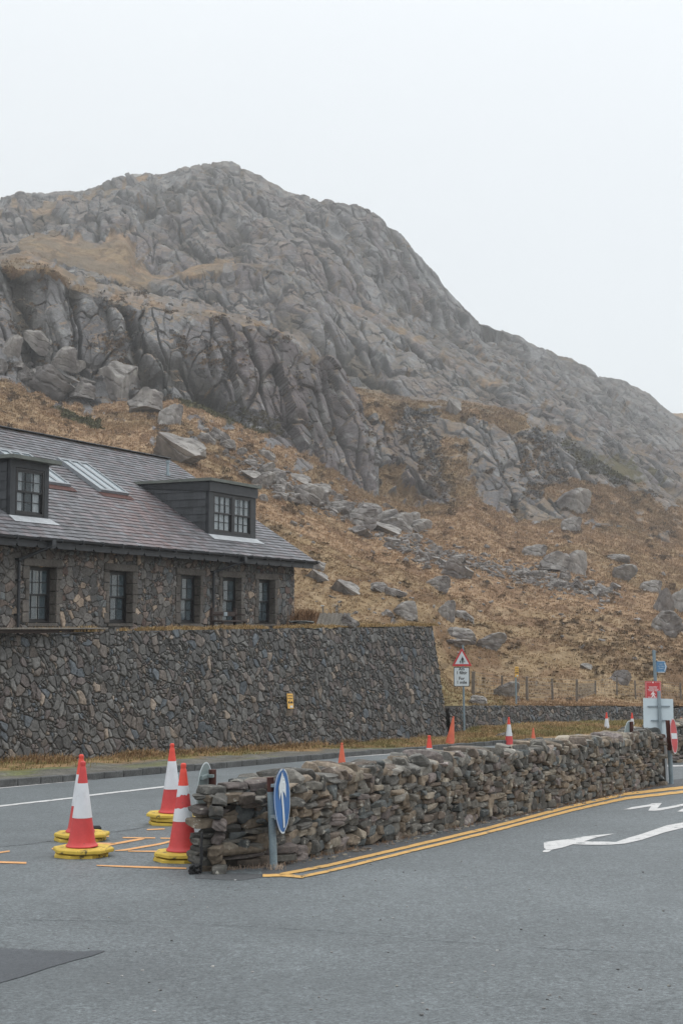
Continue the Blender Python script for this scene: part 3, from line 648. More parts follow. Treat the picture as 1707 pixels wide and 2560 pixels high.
def topz(ha, hb, a, b): return lambda t: zg(a[0] + (b[0] - a[0]) * t, a[1] + (b[1] - a[1]) * t) + ha + (hb - ha) * t
n_long = (.8725, -.4885); n_end = (.549, -.836); n_left = (-.99, -.09)
dry_face(Sx, WBq, WC, gz(WBq, WC), topz(.83, .95, WBq, WC), n_long, r_)
dry_face(Sx, WA, WBq, gz(WA, WBq), topz(.74, .84, WA, WBq), n_end, r_, wmul=1.9, tilt=.03, size=.85, pal=[(p_[0] * .8, p_[1]) for p_ in PAL])
dry_face(Sx, WE, WA, gz(WE, WA), topz(.74, .74, WE, WA), n_left, r_, face_depth=.15)
dry_face(Sx, WD, WE, gz(WD, WE), topz(.93, .74, WD, WE), (-.8725, .4885), r_, nres=4)
dry_face(Sx, WC, WD, gz(WC, WD), topz(.93, .93, WC, WD), (.49, .87), r_, nres=4)
# coping: stones on edge and flat slabs across the top
Bl = np.array([WBq, WC]); Fl = np.array([(-1.40, 15.5), WD]); Lc = np.linalg.norm(Bl[1] - Bl[0]); x = -.35
uu_ = (Bl[1] - Bl[0]) / Lc; B3 = np.array([[uu_[0], uu_[1], 0], [-.8725, .4885, 0], [0, 0, 1]]).T
while x < Lc + .02:
    t = x / Lc; edge = r_.random() < .62
    w_ = r_.uniform(.06, .13) if edge else r_.uniform(.18, .36); hh = r_.uniform(.15, .215) if edge else r_.uniform(.06, .11)
    if x < .3: hh *= .72
    wid = (Bl[0] * (1 - t) + Bl[1] * t); D_ = .57 if x > .2 else .60
    nsub = 1 if edge and r_.random() < .55 else 2
    for k in range(nsub):
        dd = D_ / nsub; V, F = block(6, (w_ * 1.12, dd * r_.uniform(.95, 1.12), hh * 1.1 * r_.uniform(.85, 1.1)), r_, k=9, planes=9, cut=(.72, 1.15), lump=.05)
        R_ = np.array(Euler((r_.normal() * .08, (-.28 if edge else 0) + r_.normal() * .16, r_.normal() * .12)).to_matrix()); V = V @ R_.T
        off = (k + .5) * dd
        c = np.array([wid[0] + uu_[0] * w_ / 2 - .8725 * off, wid[1] + uu_[1] * w_ / 2 + .4885 * off, 0]); tb = .83 + .13 * max(t, 0) - (.10 if x < .1 else 0)
        c[2] = zg(c[0], c[1]) + tb + hh / 2 - .05 + r_.uniform(-.02, .02)
        Sx.add(V @ B3.T + c, F, palc(r_) * 1.18 + .02)
    x += w_ * .98
for (px_, py_, s_) in [(600, 1950, (.26, .12, .05)), (640, 1946, (.30, .2, .05)), (548, 1976, (.40, .3, .08)), (585, 1966, (.3, .3, .07)), (575, 1958, (.26, .25, .05)), (520, 1984, (.28, .3, .07))]:
    V, F = block(6, s_, r_, planes=7, cut=(.75, 1.1)); p = at(px_, py_ + 6, 15.15 + (px_ - 520) * .003); Sx.add(V @ rotm(r_, .1).T @ B3.T + np.array(p), F, palc(r_) * 1.3)
for v in Sx.V: v -= wo_
Sx.build('stones', M['drystone'], wall)
mb = MB(); ins = .16
core = [(-1.22, 15.12), (-.80, 15.5), (6.12, 28.2), (5.84, 28.4), (-1.36, 15.45)]
lo = [Vector((x_, y_, zg(x_, y_) - .05)) - wall.location for x_, y_ in core]; hi = [Vector((x_, y_, zg(x_, y_) + (.66 if y_ < 17 else .88))) - wall.location for x_, y_ in core]
mb.add(lo + hi, [(4, 3, 2, 1, 0), (5, 6, 7, 8, 9)] + [(i, (i + 1) % 5, 5 + (i + 1) % 5, 5 + i) for i in range(5)]); mb.build('earth_core', M['dark_core'], wall)
# second wall across the car park exit
wall2 = thing('dry_stone_wall', 'dry stone wall continuing beyond the gap behind the no entry sign at the right edge', 'stone wall', (8.1, 36.2, zg(8, 36)))
S2 = Stones(); a2, b2 = (8.05, 36.4), (16.5, 41.5); nl = np.array([b2[1] - a2[1], -(b2[0] - a2[0])]); nl /= np.linalg.norm(nl)
dry_face(S2, a2, b2, gz(a2, b2), topz(.8, .8, a2, b2), nl, r_, nres=5, wmul=1.2)
c2, d2 = (a2[0] - nl[0] * .55, a2[1] - nl[1] * .55), (b2[0] - nl[0] * .55, b2[1] - nl[1] * .55)
dry_face(S2, c2, a2, gz(c2, a2), topz(.8, .8, c2, a2), (-.85, -.5), r_, nres=4)
dry_face(S2, d2, c2, gz(d2, c2), topz(.8, .8, d2, c2), -nl, r_, nres=4)
dry_face(S2, a2, b2, lambda t: gz(a2, b2)(t) + .8, topz(1.0, 1.0, a2, b2), nl, r_, nres=5, face_depth=.6)
for v in S2.V: v -= np.array(wall2.location)
S2.build('stones', M['drystone'], wall2)
mb = MB(); cc_ = [Vector((p[0] - nl[0] * k, p[1] - nl[1] * k, 0)) for p, k in ((a2, .14), (b2, .14), (b2, .42), (a2, .42))]
lo = [Vector((p.x + .1, p.y, zg(p.x, p.y) - .05)) - wall2.location for p in cc_]; hi = [v + Vector((0, 0, .92)) for v in lo]
mb.add(lo + hi, [(0, 1, 2, 3), (7, 6, 5, 4)] + [(i, (i + 1) % 4, 4 + (i + 1) % 4, 4 + i) for i in range(4)]); mb.build('earth_core', M['dark_core'], wall2)

# rubble walls: relief grid of voronoi stones
PALR = [(c3(.085, .082, .079), 6), (c3(.12, .116, .110), 6), (c3(.095, .105, .115), 1.6), (c3(.125, .108, .096), 3), (c3(.20, .165, .135), .8), (c3(.105, .09, .085), 2.5)]
PALH = [(c3(.095, .09, .086), 5), (c3(.13, .12, .11), 5), (c3(.10, .105, .105), 2), (c3(.145, .115, .098), 3), (c3(.25, .195, .15), 1.2), (c3(.10, .070, .06), 1.0)]
def rubble(name, A, B, zbA, zbB, ztA, ztB, lean, cell, res, pal, parent, seed, relief=.06, holes=(), asp=1.15, ragged=.05, mortar=(.055, .051, .045), mw=.20, nrm=None, gain=1.0, shear=None):
    A = np.array(A, float); B = np.array(B, float); L = np.linalg.norm(B - A); u = (B - A) / L; n = np.array([u[1], -u[0]]) if nrm is None else np.array(nrm)
    nx = int(L / res) + 1; H = max(ztA - zbA, ztB - zbB); ny = int(H / res) + 1
    s_ = np.linspace(0, L, nx)[None, :] + np.zeros((ny, 1)); v_ = np.linspace(0, 1, ny)[:, None] + 0 * s_
    zb = zbA + (zbB - zbA) * s_ / L; zt = ztA + (ztB - ztA) * s_ / L + (fbm(s_ * 2.2, s_ * 0, seed, 3) - .5) * 2 * ragged
    z = zb + (zt - zb) * v_
    wx_ = s_ + (fbm(s_ * 2.5, z * 2.5, seed + 1, 3) - .5) * cell * .9; wz_ = z + (fbm(s_ * 2.5, z * 2.5, seed + 2, 3) - .5) * cell * .9
    big = fbm(s_ * .8, z * .8, seed + 5, 2)
    f1, f2_, cx, cy, dx, dy = worley(wx_ / cell / asp, wz_ / cell, seed + 3, .92)
    g1, g2, dx_, dy_, _, _ = worley(wx_ / cell / asp * 1.9, wz_ / cell * 1.9, seed + 13, .92)
    split = _h(cx, cy, seed + 44) > .60
    e = np.where(split, np.minimum((g2 - g1) / 1.5, f2_ - f1), f2_ - f1); ee = np.clip(e / mw, 0, 1)
    hs = np.where(split, _h(dx_, dy_, seed + 50), _h(cx, cy, seed + 51))
    dd = relief * (1 - (1 - ee) ** 2) + relief * .6 * (hs - .5) * ee + relief * 1.3 * ee * ((_h(cx, cy, seed + 52) - .5) * dx + (_h(cx, cy, seed + 53) - .5) * dy) + (fbm(s_ * 14, z * 14, seed + 9, 3) - .5) * .02
    wts = np.cumsum([p[1] for p in pal]); wts = wts / wts[-1]; k = np.searchsorted(wts, np.where(split, _h(dx_, dy_, seed + 60), _h(cx, cy, seed + 61))); k = np.clip(k, 0, len(pal) - 1)
    colr = np.array([p[0] for p in pal])[k] * (.75 + .5 * hs[..., None]) * gain
    colr = mixc(colr, c3(*mortar), 1 - sstep(.02, .09, e))
    back = lean * v_
    P = np.stack([A[0] + u[0] * s_ + n[0] * (dd - back), A[1] + u[1] * s_ + n[1] * (dd - back), z], -1)
    if shear is not None:
        v2, s0_, s1_ = shear; k_sh = v_ * (s0_ + (s1_ - s0_) * s_ / L); P[..., 0] += v2[0] * k_sh; P[..., 1] += v2[1] * k_sh
    ii = np.arange(nx * ny).reshape(ny, nx); F = np.stack([ii[:-1, :-1], ii[:-1, 1:], ii[1:, 1:], ii[1:, :-1]], -1).reshape(-1, 4)
    if holes:
        cs_ = (s_[:-1, :-1] + res / 2).ravel(); cz_ = ((z[:-1, :-1] + z[1:, :-1]) / 2).ravel(); keep = np.ones(len(F), bool)
        for (a, b, c, d) in holes: keep &= ~((cs_ > a) & (cs_ < b) & (cz_ > c) & (cz_ < d))
        F = F[keep]
    if np.dot(np.cross(np.array([u[0], u[1], 0]), np.array([0, 0, 1.])), np.array([n[0], n[1], 0])) < 0: F = F[:, ::-1]
    V = P.reshape(-1, 3)
    if parent is not None: V = V - np.array(parent.location)
    return np_mesh(name, V, F, M['rubble'], colr.reshape(-1, 3), parent)
rb0, rb1 = np.array([-8.17, 34.41]), np.array([3.87, 51.96]); ru = (rb1 - rb0) / np.linalg.norm(rb1 - rb0); rn = np.array([ru[1], -ru[0]])
rS = rb0 - ru * 12
RZ0, RZ1 = -.19, -.01       # top at rb0 and rb1
Lr = np.linalg.norm(rb1 - rS); tr0 = 12 / Lr
zt_at = lambda t: RZ0 + (RZ1 - RZ0) * (t - tr0) / (1 - tr0); zb_at = lambda t: -3.42 + (-4.25 + 3.42) * (t - tr0) / (1 - tr0)
ret = thing('retaining_wall', 'tall dark rubble stone retaining wall below the house along the road', 'stone wall', (rb0[0], rb0[1], -3.38))
rubble('stone_face', rS, rb1, zb_at(0), zb_at(1), zt_at(0), zt_at(1), .42, .25, .020, PALR, ret, 1, gain=1.2, ragged=.08, relief=.06, nrm=rn, mw=.24, asp=.88, shear=(-ru, 0, .45))
e1 = rb1 - rn * 4.5
rubble('stone_face', rb1 + ru * .02, e1 + ru * .02, zb_at(1), zb_at(1) + .6, zt_at(1), zt_at(1), .45, .25, .03, PALR, ret, 2, relief=.06, nrm=ru, mw=.26, shear=(-rn, .42, 0))
pts = [rS, rb1 - ru * .0, e1, rS - rn * 4.5]
mb = MB(); q_ = []
for i_, p in enumerate([(rS, 0), (rb1, 1), (e1, 1), (rS - rn * 4.5, 0)]):
    q_.append((p[0], p[1]))
lo = [Vector((p[0] + (-rn[0] * .10 if k < 2 else 0) - (ru[0] * .12 if t else 0), p[1] + (-rn[1] * .06 if k < 2 else 0) - (ru[1] * .08 if t else 0), zb_at(t) - .1)) - ret.location for k, (p, t) in enumerate(q_)]
hi = [Vector((p[0] - rn[0] * (.50 if k < 2 else 0) - (ru[0] * .50 if t else 0), p[1] - rn[1] * (.50 if k < 2 else 0) - (ru[1] * .50 if t else 0), zt_at(t) - .08)) - ret.location for k, (p, t) in enumerate(q_)]
mb.add(lo + hi, [(3, 2, 1, 0), (4, 5, 6, 7)] + [(i, (i + 1) % 4, 4 + (i + 1) % 4, 4 + i) for i in range(4)]); mb.build('earth_core', M['dark_core'], ret)
for px_, py_ in [(58, 1907), (425, 1880), (885, 1862 - 8)]:      # weep pipes
    t = plane_t = None
    p = at(px_, py_, 34); rr = ray(px_, py_); rr = Vector(rr)
    dn = rn[0] * rr.x + rn[1] * rr.y; k = (rn[0] * rb0[0] + rn[1] * rb0[1]) / dn; p = rr * k
    m2 = MB(); m2.tube(p + Vector((rn[0], rn[1], 0)) * .02 - ret.location, p + Vector((rn[0], rn[1], 0)) * .12 - ret.location, .05, 12); m2.build('drain_pipe', M['rubber'], ret)
# low wall beyond it
lows = [(3.95, 52.4), (4.9, 53.6), (8.3, 58.3), (13.9, 65.3), (20.2, 72.4), (34, 86.4)]; lz = [(-3.95, -2.98), (-3.88, -2.98), (-4.10, -3.24), (-4.50, -3.68), (-5.05, -4.2), (-5.8, -5.0)]
lw = thing('low_stone_wall', 'low grey stone wall at the foot of the grassy hillside behind the warning sign', 'stone wall', (4, 52.4, -3.9))
for k in range(5):
    a, b = np.array(lows[k]), np.array(lows[k + 1]); u = (b - a) / np.linalg.norm(b - a)
    rubble('stone_face', a, b, lz[k][0], lz[k + 1][0], lz[k][1], lz[k + 1][1], .10, .21, .026, PALR if k else PALH, lw, 20 + k, relief=.06, ragged=.05, nrm=(u[1], -u[0]), mw=.25, gain=1.15)
    mb = MB(); bk = np.array([-u[1], u[0]])
    vs = [Vector((*(a + bk * .14), lz[k][1] - .03)), Vector((*(b + bk * .14), lz[k + 1][1] - .03)), Vector((*(b + bk * .9), lz[k + 1][1] - .02)), Vector((*(a + bk * .9), lz[k][1] - .02))]
    vs += [v - Vector((0, 0, 1.3)) for v in vs]; mb.add([v - lw.location for v in vs], [(0, 1, 2, 3), (4, 7, 6, 5), (0, 4, 5, 1), (1, 5, 6, 2), (2, 6, 7, 3), (3, 7, 4, 0)]); mb.build('earth_core', M['dark_core'], lw)

# terrace between retaining wall and house
nu, nv = 260, 70
uT = np.linspace(0, 1, nu)[:, None]; vT = np.linspace(0, 1, nv)[None, :]
base = rS[None, None] * (1 - uT[..., None]) + (rb1 - ru * .46)[None, None] * uT[..., None]
inw = (.44 + vT * 19.0)[..., None] * -rn[None, None]
TP = base + inw
tz = zt_at(uT) - .02 - .06 * vT * 19 * (vT * 19 < 3) + (fbm(TP[..., 0] * .9, TP[..., 1] * .9, 71, 4) - .5) * .08 - .02
tz = np.where(vT * 19 > 3, tz - .0, tz); tz = tz - .16 * sstep(.3, 3, vT * 19)
tcol = mixc(np.broadcast_to(c3(.30, .20, .10), (nu, nv, 3)), c3(.17, .14, .07), sstep(.4, .6, fbm(TP[..., 0], TP[..., 1], 73, 4)))
Vt = np.concatenate([TP, tz[..., None]], -1); ii = np.arange(nu * nv).reshape(nu, nv); fc = np.stack([ii[:-1, :-1], ii[1:, :-1], ii[1:, 1:], ii[:-1, 1:]], -1).reshape(-1, 4)
tag(np_mesh('terrace', Vt.reshape(-1, 3), fc, M['verge'], tcol.reshape(-1, 3)), kind='structure')

# ------------------------------------------------------------------ the house
# local frame of the house: +x to the right end along the facade, -y out of the facade, z up
HX = Vector((.4472, .8944, 0)); HB = Vector((-.8944, .4472, 0))
house = thing('stone_house', 'long stone house with grey slate roof and black dormers above the retaining wall', 'house', (-1.72, 51.0, 0), math.atan2(HX.y, HX.x))
EB, EZ, SL, RB = -.60, 2.30, .636, 6.35     # eave offset, eave height, slope, ridge distance from the eave
LEN = 22.5
def HV(u, b, z): return Vector((-u, b, z))   # u metres left of the corner, b metres behind the facade
Hm = house
opens = [(13.62, 14.77), (10.02, 11.18), (6.30, 7.44), (3.75, 4.96), (1.45, 2.59)]
ZS, ZH = .08, 1.60
def rub_local(name, a, b, zb0, zb1, zt0, zt1, nrm, seed, holes, res=.022, cell=.23):
    o = rubble(name, a, b, zb0, zb1, zt0, zt1, 0, cell, res, PALH, None, seed, relief=.045, holes=holes, ragged=0, mortar=(.07, .06, .052), mw=.16, nrm=nrm, asp=1.2, gain=1.35)
    o.parent = house; return o
hl = [(LEN - b - .0, LEN - a, ZS, ZH) for a, b in opens]
rub_local('wall', (-LEN, 0), (0, 0), -.5, -.5, 2.25, 2.25, (0, -1), 31, hl)
# right gable wall
rub_local('wall', (.001, 0), (.001, 11.5), -.5, -.5, 2.2, 2.2, (1, 0), 33, [], .05)
mb = MB(); mb.add([HV(0, .02, 2.15), HV(0, 11.5, 2.15), HV(0, 5.75, 2.15 + 5.6 * SL)], [(0, 1, 2)]); mb.add([HV(LEN, .02, -.4), HV(LEN, 11.5, -.4), HV(LEN, 11.5, 2.2), HV(LEN, 5.75, 5.8), HV(LEN, .02, 2.2)], [(4, 3, 2, 1, 0)]); mb.add([HV(0, 11.5, -.4), HV(LEN, 11.5, -.4), HV(LEN, 11.5, 2.2), HV(0, 11.5, 2.2)], [(3, 2, 1, 0)])
mb.build('wall', M['dressed'], house)
# white pointed edge trim on the corner
mb = MB(); mb.box(HV(-.035, .05, .95), (.03, .10, 2.3)); mb.build('corner_strip', M['lead'], house)
def jitbox(mb, c, d, j=.008): mb.box(c, d, Euler((rng.uniform(-.01, .01), rng.uniform(-.012, .012), rng.uniform(-.006, .006))).to_matrix(), bev=.012)
def sash(parent_name, u0, u1, z0, z1, yb, cols, rows_u, rows_l, parent, glassm, curtain=None, cfun=None, loc_y=0):
    """sash window, frame outer from u0 (right) to u1 (left)"""
    W = u1 - u0; H = z1 - z0; f = .055; mid = z0 + H * .5
    fr = MB()
    for (cx_, cz_, dx_, dz_) in [((u0 + f / 2), (z0 + z1) / 2, f, H), ((u1 - f / 2), (z0 + z1) / 2, f, H), ((u0 + u1) / 2, z1 - f / 2, W - 2 * f - .002, f), ((u0 + u1) / 2, z0 + f / 2, W - 2 * f - .002, f)]:
        fr.box(HV(cx_, yb, cz_), (dx_, .09, dz_))
    o = fr.build('window', M['frame_paint'], parent)
    for (za, zc, yy, nr_) in ((mid - .02, z1 - f, yb - .012, rows_u), (z0 + f, mid + .02, yb + .028, rows_l)):
        sb = MB(); s = .045; iw = W - 2 * f - .004; um = (u0 + u1) / 2; hh = zc - za - .003; zm_ = (za + zc) / 2
        sb.box(HV(um - iw / 2 + s / 2, yy, zm_), (s, .035, hh)); sb.box(HV(um + iw / 2 - s / 2, yy, zm_), (s, .035, hh))
        sb.box(HV(um, yy, za + s / 2), (iw - 2 * s - .002, .035, s)); sb.box(HV(um, yy, zc - s / 2 - .001), (iw - 2 * s - .002, .035, s))
        for k in range(1, cols): sb.box(HV(um - iw / 2 + s + (iw - 2 * s) * k / cols, yy, zm_), (.020, .028, hh - 2 * s - .004))
        for k in range(1, nr_): sb.box(HV(um, yy + .0025, za + s + (hh - 2 * s) * k / nr_), (iw - 2 * s - .006, .026, .022))
        sb.build('sash', M['frame_paint'], o)
        gb = MB(); gb.box(HV(um, yy + .004, zm_), (iw - 2 * s - .001, .006, hh - 2 * s - .001)); gb.build('pane', glassm, o)
    if curtain:
        cb = MB()
        for (ua, ub) in curtain:
            n_ = max(4, int((ub - ua) / .03)); vs = []
            for k in range(n_ + 1):
                uu2 = ua + (ub - ua) * k / n_; yy = yb + .055 + .010 * math.sin(k * 2.1)
                vs += [HV(uu2, yy, z0 + f), HV(uu2, yy, z1 - f)]
            cb.add(vs, [(2 * k, 2 * k + 1, 2 * k + 3, 2 * k + 2) for k in range(n_)])
        cb.build('curtain', M['curtain'], o)
    return o
M['clearglass'] = flat_mat('clear_glass', (.10, .13, .145), .05, 1.0)
def make_clear():
    t = M['clearglass'].node_tree; out = t.nodes['Material Output']; b = t.nodes['Principled BSDF']
    tr = t.nodes.new('ShaderNodeBsdfTransparent'); mx = t.nodes.new('ShaderNodeMixShader'); mx.inputs[0].default_value = .62
    t.links.new(tr.outputs[0], mx.inputs[1]); t.links.new(b.outputs[0], mx.inputs[2]); t.links.new(mx.outputs[0], out.inputs['Surface'])
make_clear()
M['thinglass'] = flat_mat('thin_glass', (.10, .13, .145), .05, 1.0)
def make_thin():
    t = M['thinglass'].node_tree; out = t.nodes['Material Output']; b = t.nodes['Principled BSDF']
    tr = t.nodes.new('ShaderNodeBsdfTransparent'); mx = t.nodes.new('ShaderNodeMixShader'); mx.inputs[0].default_value = .25
    t.links.new(tr.outputs[0], mx.inputs[1]); t.links.new(b.outputs[0], mx.inputs[2]); t.links.new(mx.outputs[0], out.inputs['Surface'])
make_thin()
for k, (a, b) in enumerate(opens):
    sr = MB()   # dressed surround: lintel, jamb stones, sill, reveals
    jitbox(sr, HV((a + b) / 2, .05, ZH + .10), (b - a + .5, .26, .20))
    for side, uu2 in ((-1, a), (1, b)):
        z = ZS; i_ = 0
        while z < ZH - .02:
            h = min(rng.uniform(.22, .36), ZH - z); w_ = rng.choice([.16, .26]) + rng.uniform(-.02, .02)
            jitbox(sr, HV(uu2 + side * (w_ / 2 - .002), .095, z + h / 2), (w_, .34 + rng.uniform(-.012, .012), h - .015)); z += h; i_ += 1
    sr.box(HV((a + b) / 2, .10, ZS - .05), (b - a + .1, .36, .09), bev=.01)
    sr.build('window_surround', M['dressed'], house)
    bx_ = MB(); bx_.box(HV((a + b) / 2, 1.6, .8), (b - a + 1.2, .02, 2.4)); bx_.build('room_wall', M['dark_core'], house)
    cu_ = [(b - .12 - .34 * (1 if k < 3 else .8), b - .1)] if k != 2 else [(a + .08, b - .1)]
    if k in (0, 1): cu_ = [(b - .62, b - .34)]
    sash('window', a + .02, b - .02, ZS + .01, ZH - .01, .20, 3, 2, 2, house, M['clearglass'] , cu_)
# roof: deck and slates
def RP(u, s, off=0.0): # u along, s plan distance from the eave, off above the roof plane
    nrm = Vector((0, -SL, 1)).normalized(); return HV(u, EB + s, EZ + SL * s) + nrm * off
dk = MB(); UL, UR = LEN + .3, -.58; RD2 = 2 * RB
a_, b_, c_, d_, e_, f_ = HV(UR, EB, EZ - .02), HV(UL, EB, EZ - .02), HV(UL, EB + RB, EZ + SL * RB - .02), HV(UR, EB + RB, EZ + SL * RB - .02), HV(UR, EB + RD2, EZ - .02), HV(UL, EB + RD2, EZ - .02)
th = Vector((0, 0, -.10)); vs = [a_, b_, c_, d_, e_, f_]; vs += [v + th for v in vs]
dk.add(vs, [(0, 3, 2, 1), (3, 4, 5, 2), (6, 7, 8, 9), (9, 8, 11, 10), (0, 6, 9, 3), (3, 9, 10, 4), (1, 2, 8, 7), (2, 5, 11, 8), (0, 1, 7, 6), (4, 10, 11, 5)])
roof = dk.build('roof', M['black_paint'], house)
slv = []; slf = []; slc = []; ex = .205; nrow = int(RB * 1.185 / ex) + 1; rr2 = np.random.default_rng(3); sn = 0
cosr = 1 / math.sqrt(1 + SL * SL)
for rowi in range(nrow):
    s0 = rowi * ex * cosr; s1 = min(s0 + ex * 1.25 * cosr, RB + .01); o_ = (rowi % 2) * .15; u = UR + .0 - o_
    while u < UL:
        w_ = .30; ua, ub = max(u, UR) + .006, min(u + w_, UL) - .006
        if ub - ua > .03:
            j = rr2.normal() * .002; jl = rr2.normal() * .005
            P_ = [RP(ua, s0 + jl * cosr, .036 + j), RP(ub, s0 + jl * cosr, .036 + j), RP(ub, s1, .010 + j), RP(ua, s1, .010 + j), RP(ua, s0 + jl * cosr, .012), RP(ub, s0 + jl * cosr, .012)]
            slv += [tuple(p) for p in P_]; slf += [(sn, sn + 1, sn + 2, sn + 3), (sn + 4, sn + 5, sn + 1, sn)]
            base_ = c3(.125, .125, .135) if rr2.random() < .72 else c3(.135, .118, .125)
            c_l = base_ * rr2.uniform(.66, 1.34)
            red = math.exp(-((u - 6.5 - (3 - s0) * 1.0) / 2.2) ** 2) * (s0 < 3.6) * rr2.random()
            c_l = c_l * (1 - .6 * red) + c3(.17, .095, .085) * .6 * red
            slc += [c_l] * 6; sn += 6
        u += w_
slf4 = np.array(slf); 
o = np_mesh('slates', np.array(slv), slf4[:, ::-1], M['slate'], np.array(slc), roof)
mb = MB()
for k in range(int((UL - UR) / .45)):
    u = UR + .225 + k * .45; mb.box(HV(u, EB + RB, EZ + SL * RB + .05 + rng.uniform(-.006, .006)), (.44, .26, .05), Euler((0, rng.uniform(-.01, .01), 0)).to_matrix(), bev=.02)
mb.build('ridge_tiles', M['black_paint'], roof)
mb = MB()
for a, b in ((RP(UR - .015, 0, -.03), RP(UR - .015, RB, -.03)),):
    d = b - a; R_ = Matrix((( -1, 0, 0), (0, d.normalized().y, -d.normalized().z), (0, d.normalized().z, d.normalized().y))).transposed()
    mb.add([a + Vector((dx_, 0, dz_)) for dx_ in (-.03, .03) for dz_ in (-.09, .05)] + [b + Vector((dx_, 0, dz_)) for dx_ in (-.03, .03) for dz_ in (-.09, .05)], [(0, 1, 3, 2), (4, 6, 7, 5), (0, 4, 5, 1), (2, 3, 7, 6), (0, 2, 6, 4), (1, 5, 7, 3)])
mb.build('barge_board', M['black_paint'], roof)
# gutter, fascia with arched brackets, downpipes
g = MB(); n_ = 8
prof = [(math.cos(math.pi + math.pi * i / n_) * .065, math.sin(math.pi + math.pi * i / n_) * .065) for i in range(n_ + 1)]
vs = [Vector((x_, EB - .06 + p, EZ - .005 + q2)) for x_ in (-UL, -UR + .06) for p, q2 in prof]; k = n_ + 1
g.add(vs, [(i, i + 1, k + i + 1, k + i) for i in range(n_)] + [tuple(range(k, 2 * k))])
for i in range(26): g.box(HV(UR + .1 + i * .92, EB - .06, EZ - .03), (.03, .15, .12))
g.build('gutter', M['black_paint'], house)
f = MB(); bay = .82
for i in range(28):
    ua = UR + .12 + i * bay; poly = [(-(ua + bay - .01), EZ - .06), (-(ua + bay - .01), EZ - .17)]
    for q2 in range(1, 6): t = q2 / 6; 
    poly += [(-(ua + bay - .04), EZ - .225), (-(ua + bay - .09), EZ - .245), (-(ua + .09), EZ - .245), (-(ua + .04), EZ - .225), (-(ua), EZ - .17), (-(ua), EZ - .06)]
    f.prism(poly[::-1], EB + .02, EB + .07)
    f.box(HV(ua, EB + .29, EZ - .13), (.09, .46, .16), Euler((.0, 0, 0)).to_matrix())
f.build('fascia', M['black_paint'], house)
mb = MB(); mb.add([HV(UL, EB + .08, EZ - .14), HV(UR + .05, EB + .08, EZ - .14), HV(UR + .05, -.0, EZ - .02), HV(UL, 0, EZ - .02)], [(0, 1, 2, 3)]); mb.build('soffit', M['black_paint'], house)
for u, uo in ((15.27, 14.6), (5.6, 4.6)):
    d = MB(); d.path([HV(uo, EB - .03, EZ - .08), HV(uo, EB - .03, EZ - .20), HV(u - .05, -.13, EZ - .55), HV(u, -.12, EZ - .62), HV(u, -.12, -.3)], .042, 10)
    for z in (.3, 1.2, 1.75): d.box(HV(u, -.09, z), (.13, .14, .05))
    d.box(HV(uo, EB - .05, EZ - .1), (.16, .17, .16)); d.build('downpipe', M['black_paint'], house)
